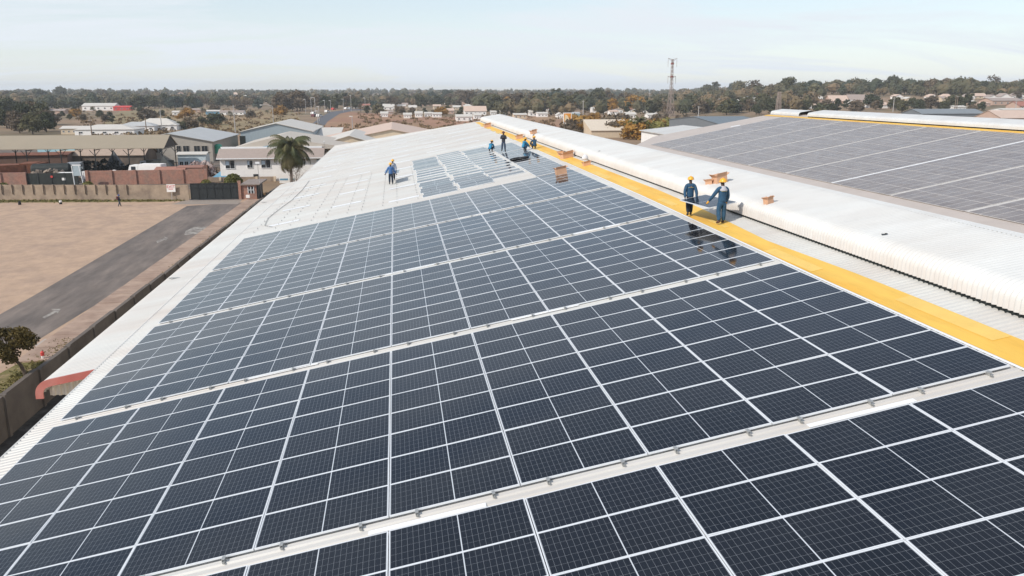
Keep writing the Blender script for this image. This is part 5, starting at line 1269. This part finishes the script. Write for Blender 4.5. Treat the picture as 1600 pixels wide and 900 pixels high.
def person(P, rz, H_, pose, jacket, trousers, label, helmet=True, glove=None, vest=None, patch=None, boots=boot_m, group=None, hair=True, bag=None):
    J = {k: Vector(v) * H_ for k, v in {**BASE, **pose}.items()}
    e = empty('person', P, rz, label, 'person', group)
    def obj(name, me, mat, par=e):
        me.materials.clear(); me.materials.append(mat); o = bpy.data.objects.new(name, me); sc.collection.objects.link(o); o.parent = par; return o
    h = H_; N = {}; E = []
    def nd(k, p, rx, ry=None): N[k] = (p, rx * h, (ry or rx) * h)
    nd('pelvis', J['pelvis'], .078, .055); nd('belly', J['belly'], .07, .05); nd('chest', J['chest'], .082, .056); nd('nb', J['nb'], .05, .042); nd('neck', J['neck'], .032); nd('h1', J['h1'], .042, .05); nd('h2', J['h2'], .05, .056)
    E += [('pelvis','belly'),('belly','chest'),('chest','nb'),('nb','neck'),('neck','h1'),('h1','h2')]
    up = (J['h2'] - J['neck']).normalized(); fw = Vector((0, 1, 0)); fw = (fw - up * fw.dot(up)).normalized(); sd_ = fw.cross(up)
    nd('nose', J['h1'].lerp(J['h2'], .35) + fw * .064 * h, .010); E.append(('h1', 'nose'))
    for s, q in ((-1, 'L'), (1, 'R')):
        nd('s'+q, J['s'+q], .036); nd('e'+q, J['e'+q], .026); nd('w'+q, J['w'+q], .018)
        nd('h'+q, J['h'+q], .052); nd('k'+q, J['k'+q], .036); nd('a'+q, J['a'+q], .024); nd('t'+q, J['t'+q], .02)
        E += [('nb','s'+q),('s'+q,'e'+q),('e'+q,'w'+q),('pelvis','h'+q),('h'+q,'k'+q),('k'+q,'a'+q),('a'+q,'t'+q)]
        d = (J['w'+q] - J['e'+q]).normalized(); side = d.cross(Vector((0, 0, 1))); side = side.normalized() if side.length > .1 else Vector((0, 1, 0))
        if side.y < 0 : side = -side
        nrm = d.cross(side).normalized(); pm = J['w'+q] + d * .04 * h; nd('p'+q, pm, .019, .012); E.append(('w'+q, 'p'+q))
        if nrm.dot(Vector((0, 1, -.5))) < 0: nrm = -nrm
        for i in range(4):
            b0 = pm + side * (.0105 * (1.5 - i)) * h + d * .012 * h; ln = (.040, .046, .043, .034)[i] * h
            nd(f'f{q}{i}', b0 + d * ln * .5, .0062); nd(f'g{q}{i}', b0 + d * ln * .85 + nrm * ln * .5, .0052); E += [('p'+q, f'f{q}{i}'), (f'f{q}{i}', f'g{q}{i}')]
        nd('th'+q, J['w'+q] + d * .03 * h + side * .03 * h, .0068); nd('tt'+q, J['w'+q] + d * .055 * h + side * .036 * h + nrm * .01 * h, .0055); E += [('p'+q, 'th'+q), ('th'+q, 'tt'+q)]
    body = obj('body', skin_mesh('body', N, E, 'pelvis', 1), skin_m)
    # jacket
    K = {}
    def kd(k, p, rx, ry=None): K[k] = (p, rx * h, (ry or rx) * h)
    hem = J['pelvis'].lerp(J['belly'], -.32 if not pose.get('crouch') else .1)
    kd('hem', hem, .112, .082); kd('b', J['belly'], .102, .078); kd('c', J['chest'], .112, .084); kd('n', J['nb'] + (J['neck'] - J['nb']) * .25, .06, .05)
    KE = [('hem','b'),('b','c'),('c','n')]
    for q in 'LR':
        kd('s'+q, J['s'+q], .053); kd('e'+q, J['e'+q], .044); kd('w'+q, J['e'+q].lerp(J['w'+q], .95), .029); KE += [('n','s'+q),('s'+q,'e'+q),('e'+q,'w'+q)]
    jk = obj('jacket', skin_mesh('jacket', K, KE, 'b', 2), jacket)
    K = {}
    kd('p', J['pelvis'].lerp(J['belly'], .3), .082, .06); KE = []
    kd('p2', J['pelvis'], .088, .066); KE.append(('p', 'p2'))
    for q in 'LR':
        kd('h'+q, J['h'+q].lerp(J['k'+q], .15), .068, .066); kd('k'+q, J['k'+q], .054); kd('m'+q, J['k'+q].lerp(J['a'+q], .5), .05); kd('a'+q, J['k'+q].lerp(J['a'+q], .93), .038); KE += [('p2','h'+q),('h'+q,'k'+q),('k'+q,'m'+q),('m'+q,'a'+q)]
    obj('trousers', skin_mesh('trousers', K, KE, 'p2', 2), trousers)
    for q in 'LR':
        K = {}; kd('1', J['a'+q] + Vector((0, -.012*h, .01*h)), .036); kd('2', J['a'+q].lerp(J['t'+q], .55), .033, .028); kd('3', J['t'+q] + (J['t'+q] - J['a'+q]).normalized() * .01 * h, .026, .02)
        obj('boot', skin_mesh('boot', K, [('1','2'),('2','3')], '1', 2), boots)
        if glove:
            d = (J['w'+q] - J['e'+q]).normalized(); K = {}; kd('1', J['w'+q] - d * .012 * h, .025); kd('2', J['w'+q] + d * .045 * h, .031, .024); kd('3', J['w'+q] + d * .075 * h + Vector((0, .012*h, 0)), .024, .02); obj('glove', skin_mesh('glove', K, [('1','2'),('2','3')], '1', 2), glove)
    # head dress
    T = Matrix.Translation(J['h2']) @ Matrix((sd_, fw, up)).transposed().to_4x4()
    for sx in (-1, 1):
        b = MB(); b.lathe([(0, -.006*h), (.006*h, 0), (0, .006*h)], (sx * .02*h, .054*h, -.022*h), n=6, T=T); b.build('eye', wall_white, e)
        b = MB(); b.lathe([(0, -.016*h), (.008*h, -.005*h), (.009*h, .006*h), (0, .016*h)], (sx * .054*h, -.002*h, -.02*h), n=6, T=T); b.build('ear', skin_m, e)
    b = MB(); b.box(-.016*h, .016*h, .05*h, .058*h, -.058*h, -.052*h, T); b.build('mouth', M('lips', (.09, .03, .025), .5) if 'lips' not in bpy.data.materials else bpy.data.materials['lips'], e)
    if hair:
        b = MB(); b.lathe([(.057*h, -.018*h), (.060*h, .005*h), (.052*h, .03*h), (.03*h, .05*h), (0, .056*h)], (0, -.008*h, 0), n=14, T=T); b.build('hair', black_m, e, smooth=True)
    if helmet:
        b = MB(); b.lathe([(.092*h, -.006*h), (.090*h, .002*h), (.078*h, .008*h), (.076*h, .03*h), (.064*h, .055*h), (.036*h, .072*h), (0, .078*h)], n=18, T=T, sy=1.12)
        b.lathe([(.012*h, .05*h), (.014*h, .082*h), (0, .086*h)], n=8, T=T, sy=4)
        hm = b.build('helmet', helmet if not isinstance(helmet, bool) else helmet_m, e, smooth=True)
        b = MB(); b.box(-.04*h, .04*h, .085*h, .125*h, -.008*h, .002*h, T); b.build('peak', hm.data.materials[0], hm)
    if vest:
        K = {}; kd('hem', J['belly'].lerp(J['chest'], -.1), .104, .076); kd('c', J['chest'], .112, .082); kd('n', J['nb'], .085, .06)
        obj('vest', skin_mesh('vest', K, [('hem','c'),('c','n')], 'c', 2), vest)
    if patch:
        up2 = (J['nb'] - J['belly']).normalized(); bk = Vector((0, -1, 0)); bk = (bk - up2 * bk.dot(up2)).normalized(); sx_ = up2.cross(bk) * -1
        T2 = Matrix.Translation(J['chest'].lerp(J['nb'], .25) + bk * .084 * h) @ Matrix((sx_, -bk, up2)).transposed().to_4x4()
        b = MB()
        for i in range(8):
            x0 = -.07 + .0175 * i; d0 = .016 * abs(x0 / .07) ** 2; d1 = .016 * abs((x0 + .0175) / .07) ** 2
            b.add([T2 @ (Vector(p) * h) for p in ((x0, d0 - .004, -.006), (x0 + .0175, d1 - .004, -.006), (x0 + .0175, d1 - .004, 0), (x0, d0 - .004, 0))], [(0,1,2,3)])
        b.build('stripe', patch[0], jk)
        b = MB(); b.box(-.017*h, .017*h, -.006*h, .0*h, .004*h, .019*h, T2); b.build('emblem', patch[1], jk)
    return e
stripe_y = M('stripe_yellow', (.65, .55, .2), .6)
RU = lambda u, v: RP(u, v, NR + .07)
carry_rear = dict(eR=(.15,.02,.62), wR=(.155,.10,.475), eL=(-.19,.04,.655), wL=(-.27,.12,.50), kL=(-.06,.03,.28), aL=(-.065,-.04,.06), tL=(-.075,.05,.02), kR=(.07,.03,.28), aR=(.075,.04,.045), tR=(.085,.13,.02))
carry_front = dict(eR=(.15,-.07,.63), wR=(.15,-.10,.475), eL=(-.15,-.03,.63), wL=(-.15,-.09,.48), kL=(-.05,-.005,.28), aL=(-.055,-.09,.075), tL=(-.06,-.03,.02), kR=(.055,.06,.285), aR=(.06,.07,.045), tR=(.065,.16,.02))
person(RU(11.88, 18.02), R_(-6), 1.50, carry_front, navy_m, navy2_m, 'worker in blue overalls and yellow helmet carrying the front end of a panel', patch=(stripe_y, orange_m), glove=None)
person(RU(12.2, 15.55), R_(4), 1.61, carry_rear, navy_m, navy_m, 'worker in blue overalls and orange gloves holding rear of panel near the hood', patch=(stripe_y, orange_m), glove=glove_m, boots=M('boot_brown', (.10, .045, .035), .7), vest=None)
# grey scarf at the neck of the second worker
T = Matrix.Translation(RU(12.2, 15.55) + Vector((0, -.03, 1.61 * .835)))
b = MB(); b.lathe([(.15, -.11), (.155, -.06), (.11, .0), (.075, .05), (.06, .06)], n=14, T=Matrix.Identity(4)); 
pw = [o for o in bpy.data.objects if o.name.startswith('person') and 'orange gloves' in o.get('label', '')][0]
s_ = b.build('scarf', M('scarf_grey', (.45, .44, .47), .9), pw, smooth=True); s_.location = (0, -.02, 1.61 * .825)
def carried(u, v, z, rz, label, tx=0.0, ty=0.0):
    T = Matrix.Translation(RP(u, v, NR + .07) + Vector((0, 0, z))) @ Matrix.Rotation(rz, 4, 'Z') @ Matrix.Rotation(ty, 4, 'Y') @ Matrix.Rotation(tx, 4, 'X') @ Matrix.Rotation(math.pi/2, 4, 'Z')
    panel(T.translation, T.to_euler(), label, None)
carried(12.12, 16.78, .70, R_(8), 'solar panel carried level by two workers beside the yellow walkway', tx=R_(0), ty=R_(-9))
# pair carrying a panel over the bare roof
person(RU(-.17, 51.4), R_(0), 1.62, dict(carry_rear, wL=(-.25,.12,.49), eL=(-.18,.03,.64), wR=(.25,.12,.49), eR=(.18,.03,.64)), M('overall_mid_blue', (.06, .15, .34), .85, var=.15), navy2_m, 'worker in blue with white shoulders, rear one carrying a panel over bare roof', vest=None, glove=maroon_m, patch=None, hair=True)
pw = bpy.data.objects[[o.name for o in bpy.data.objects if 'rear one carrying' in o.get('label', '')][0]]
def shoulders(par, h):
    K = {'a': (Vector((0, 0, .70*h)), .107*h, .08*h), 'b': (Vector((0, 0, .79*h)), .088*h, .066*h)}
    me = skin_mesh('yoke', K, [('a', 'b')], 'a', 2); me.materials.append(white_cloth); o = bpy.data.objects.new('yoke', me); sc.collection.objects.link(o); o.parent = par
shoulders(pw, 1.62)
person(RU(.0, 54.1), R_(0), 1.62, carry_front, M('shirt_grey_blue', (.22, .27, .36), .85), navy2_m, 'worker with pale vest, front one of the pair carrying a panel over bare roof', vest=white_cloth)
carried(-.08, 52.75, .86, R_(-2), 'solar panel carried by the pair of workers over the bare roof', ty=R_(0))
# standing figure with folded arms on the panels
person(RP(9.75, 58.9, .01), R_(170), 1.66, dict(eR=(.15,.02,.65), wR=(.03,.11,.70), eL=(-.15,.02,.65), wL=(-.03,.11,.69), kL=(-.07,.0,.28), aL=(-.085,-.01,.05), tL=(-.10,.08,.02), kR=(.07,.0,.28), aR=(.085,-.01,.05), tR=(.10,.08,.02)),
       M('jacket_dark', (.045, .05, .062), .85), M('trousers_dusk_blue', (.05, .075, .12), .85), 'man in dark jacket standing with folded arms on the far finished panels', helmet=M('cap_maroon', (.12, .045, .045), .8))
CR = dict(crouch=1, pelvis=(0,-.06,.17), belly=(0,-.03,.26), chest=(0,.05,.36), nb=(0,.11,.43), neck=(0,.14,.465), h1=(0,.17,.50), h2=(0,.18,.55), sL=(-.10,.09,.41), sR=(.10,.09,.41),
          eL=(-.12,.18,.30), wL=(-.08,.28,.20), eR=(.12,.18,.30), wR=(.08,.28,.18), hL=(-.055,-.05,.17), hR=(.055,-.05,.17), kL=(-.09,.15,.27), kR=(.09,.15,.27), aL=(-.08,.02,.05), aR=(.08,.02,.05), tL=(-.09,.11,.02), tR=(.09,.11,.02))
CR.pop('crouch')
person(RU(8.85, 61.3), R_(-35), 1.62, CR, cyan_m, navy2_m, 'crouching worker in a bright blue shirt by the gap of loose panels')
person(RU(11.2, 56.4), R_(-70), 1.62, dict(CR, chest=(0,.0,.38), nb=(0,.03,.46), neck=(0,.05,.50), h1=(0,.07,.535), h2=(0,.07,.585), sL=(-.10,.02,.44), sR=(.10,.02,.44)), cyan_m, navy_m, 'squatting worker in bright blue shirt on the yellow walkway, left of two')
person(RU(12.0, 55.9), R_(20), 1.62, dict(CR, chest=(0,-.02,.38), nb=(0,.0,.46), neck=(0,.02,.50), h1=(0,.035,.535), h2=(0,.03,.585), sL=(-.10,.0,.44), sR=(.10,.0,.44)), navy_m, navy2_m, 'squatting worker in dark blue overalls on the yellow walkway, right of two')
# man walking over the lot
P = G(187, 322.5)
person(P, R_(-60), 1.72, dict(kL=(-.06,.07,.29), aL=(-.06,.10,.05), tL=(-.065,.19,.02), kR=(.06,-.02,.28), aR=(.06,-.13,.07), tR=(.065,-.07,.02), eL=(-.14,-.05,.64), wL=(-.14,-.04,.49), eR=(.14,.04,.64), wR=(.13,.12,.52)), navy2_m, M('trousers_grey_blue', (.07, .085, .11), .85), 'man in dark clothes with a maroon bag walking across the sandy lot', helmet=M('cap_blue', (.06, .10, .28), .8))
b = MB(); b.box(-.16, .16, -.34, -.13, 1.05, 1.5); pw = [o for o in bpy.data.objects if 'maroon bag walking' in o.get('label', '')][0]
bag = b.build('backpack', maroon_m, None); bag.location = P; bag.rotation_euler = (0, 0, R_(-60)); tag(bag, 'maroon backpack worn by the man walking across the lot', 'backpack')

# ================================================================== BOXES AND BITS ON THE ROOF
def carton(P, rz, w_, d, h, label, open_=True, rot=None, group=None):
    w_, d, h = w_ * .66, d * .66, h * .72
    e = empty('cardboard_box', P, 0, label, 'box', group)
    e.rotation_euler = (rot or (ROT_ROOF.to_4x4() @ Matrix.Rotation(rz, 4, 'Z'))).to_euler()
    b = MB(); t = .012
    b.box(-w_/2, w_/2, -d/2, d/2, 0, t); b.box(-w_/2, w_/2, -d/2, -d/2 + t, t + .001, h); b.box(-w_/2, w_/2, d/2 - t, d/2, t + .001, h); b.box(-w_/2, -w_/2 + t, -d/2 + t + .001, d/2 - t - .001, t + .001, h); b.box(w_/2 - t, w_/2, -d/2 + t + .001, d/2 - t - .001, t + .001, h)
    b.build('box', cardboard, e)
    for ax, s, a in (('x', -1, 50), ('x', 1, 25), ('y', -1, 70), ('y', 1, 15)) if open_ else (('x', -1, 176), ('x', 1, 177)):
        b = MB(); L = min(w_, d) * .42
        if ax == 'x': T = Matrix.Translation((s * w_/2, 0, h)) @ Matrix.Rotation(s * R_(-a + 90) * -1, 4, 'Y'); b.box(-t/2, t/2, -d/2 + .01, d/2 - .01, .004, L, Matrix.Translation((s * w_/2, 0, h)) @ Matrix.Rotation(s * R_(90 - a) if a < 100 else -s * R_(90), 4, 'Y'))
        else: b.box(-w_/2 + .01, w_/2 - .01, -t/2, t/2, .004, L, Matrix.Translation((0, s * d/2, h)) @ Matrix.Rotation(-s * R_(90 - a), 4, 'X'))
        b.build('flap', cardboard_in, e)
    return e
def hoodpt(x, y):
    """a point on the hood's upper slope seen at picture position x, y"""
    d = ray(x, y); z0 = zt - .03; best = None
    # plane of the left upper slope: z = zt0 - (15.5 - X) * ST / CT
    z_r = max(p[1] for p in zc); t = (z_r - (XRH - CW.x) * HSL - CW.z) / (d.z - d.x * HSL); return CW + d * t
def roofpt(x, y, n=NR + .03):
    d = ray(x, y); nv = Vector((-ST, 0, CT)); p0 = RP(0, 0, n); return CW + d * ((p0 - CW).dot(nv) / d.dot(nv))
zt = max(p[1] for p in zc)
carton(hoodpt(1125, 286), R_(12), .75, .62, .42, 'large open cardboard box on the white hood behind the workers')
carton(hoodpt(1108, 288), R_(-25), .42, .36, .22, 'small torn cardboard box left of the large one on the hood')
carton(hoodpt(1201, 318), R_(20), .42, .34, .26, 'lone small cardboard box on the white hood right of the workers')
carton(hoodpt(834, 209), R_(15), .8, .6, .35, 'small far cardboard box lying on the hood slope')
carton(roofpt(877, 272, 0.0), R_(4), 1.0, .55, .5, 'cardboard box standing on the finished panels beside the walkway')
carton(roofpt(886, 247), R_(20), 1.3, .7, .45, 'large crumpled cardboard box across the yellow walkway edge')
carton(roofpt(877, 243), R_(-30), .6, .45, .35, 'small cardboard box touching the large crumpled one by the slot')
carton(roofpt(917, 259), R_(10), .7, .4, .3, 'low cardboard box under a white bag beside the dark slot')
carton(roofpt(812, 217), R_(5), 1.0, .6, .4, 'cardboard box beside the squatting workers on the walkway')
carton(roofpt(762, 199), R_(10), 1.3, .8, .5, 'cardboard box at the far end of the yellow walkway')
P = roofpt(914, 256); b = MB(); b.lathe([(.0, 0), (.2, .02), (.22, .14), (.14, .28), (.05, .36), (0, .36)], n=9, sy=.8); tag(b.build('bag', white_cloth, loc=P + Vector((0, 0, .25)), smooth=True), 'white bag standing by the dark slot on the low cardboard box', 'bag')
for x, y, l in ((806, 250, 'black coiled cable on the far panels, left of two coils'), (817, 248.5, 'black coiled cable on the far panels, right of two coils')):
    P = roofpt(x, y, 0); b = MB()
    for k in range(4):
        for i in range(16):
            a0, a1 = i / 16 * 6.283, (i + 1) / 16 * 6.283; rr_ = .30 + .045 * k; z = .05 + .05 * (k % 2); b.tube((rr_ * math.cos(a0), rr_ * math.sin(a0), z), (rr_ * math.cos(a1), rr_ * math.sin(a1), z), .05, n=5, cap=False)
    o = b.build('cable_coil', black_m, loc=P); o.rotation_euler = ROT_ROOF.to_euler(); tag(o, l, 'cable coil')
# dark debris on the hood
for x, y, l in ((936, 237, 'small dark scrap on the hood left of the workers'), (1381, 368, 'thin dark scrap on the hood near the right side')):
    P = hoodpt(x, y); b = MB(); b.box(-.07, .07, -.015, .015, 0, .02); b.box(.03, .09, -.03, .01, .021, .035); tag(b.build('scrap', black_m, loc=P + Vector((0, 0, .03))), l, 'scrap')

# ================================================================== HAZE
b = MB(); b.box(-4600, 4600, -1600, 4600, -3.7, 46)
hz = b.build('haze', []); hm = bpy.data.materials.new('haze_air'); hm.use_nodes = True; t = hm.node_tree; t.nodes.clear()
vo = t.nodes.new('ShaderNodeVolumePrincipled'); vo.inputs['Color'].default_value = (.94, .97, 1, 1); vo.inputs['Density'].default_value = HAZE; vo.inputs['Anisotropy'].default_value = -.05
om = t.nodes.new('ShaderNodeOutputMaterial'); t.links.new(vo.outputs[0], om.inputs['Volume']); hz.data.materials.append(hm)
hz['kind'] = 'stuff'; hz['label'] = 'thin pale haze over the whole landscape'
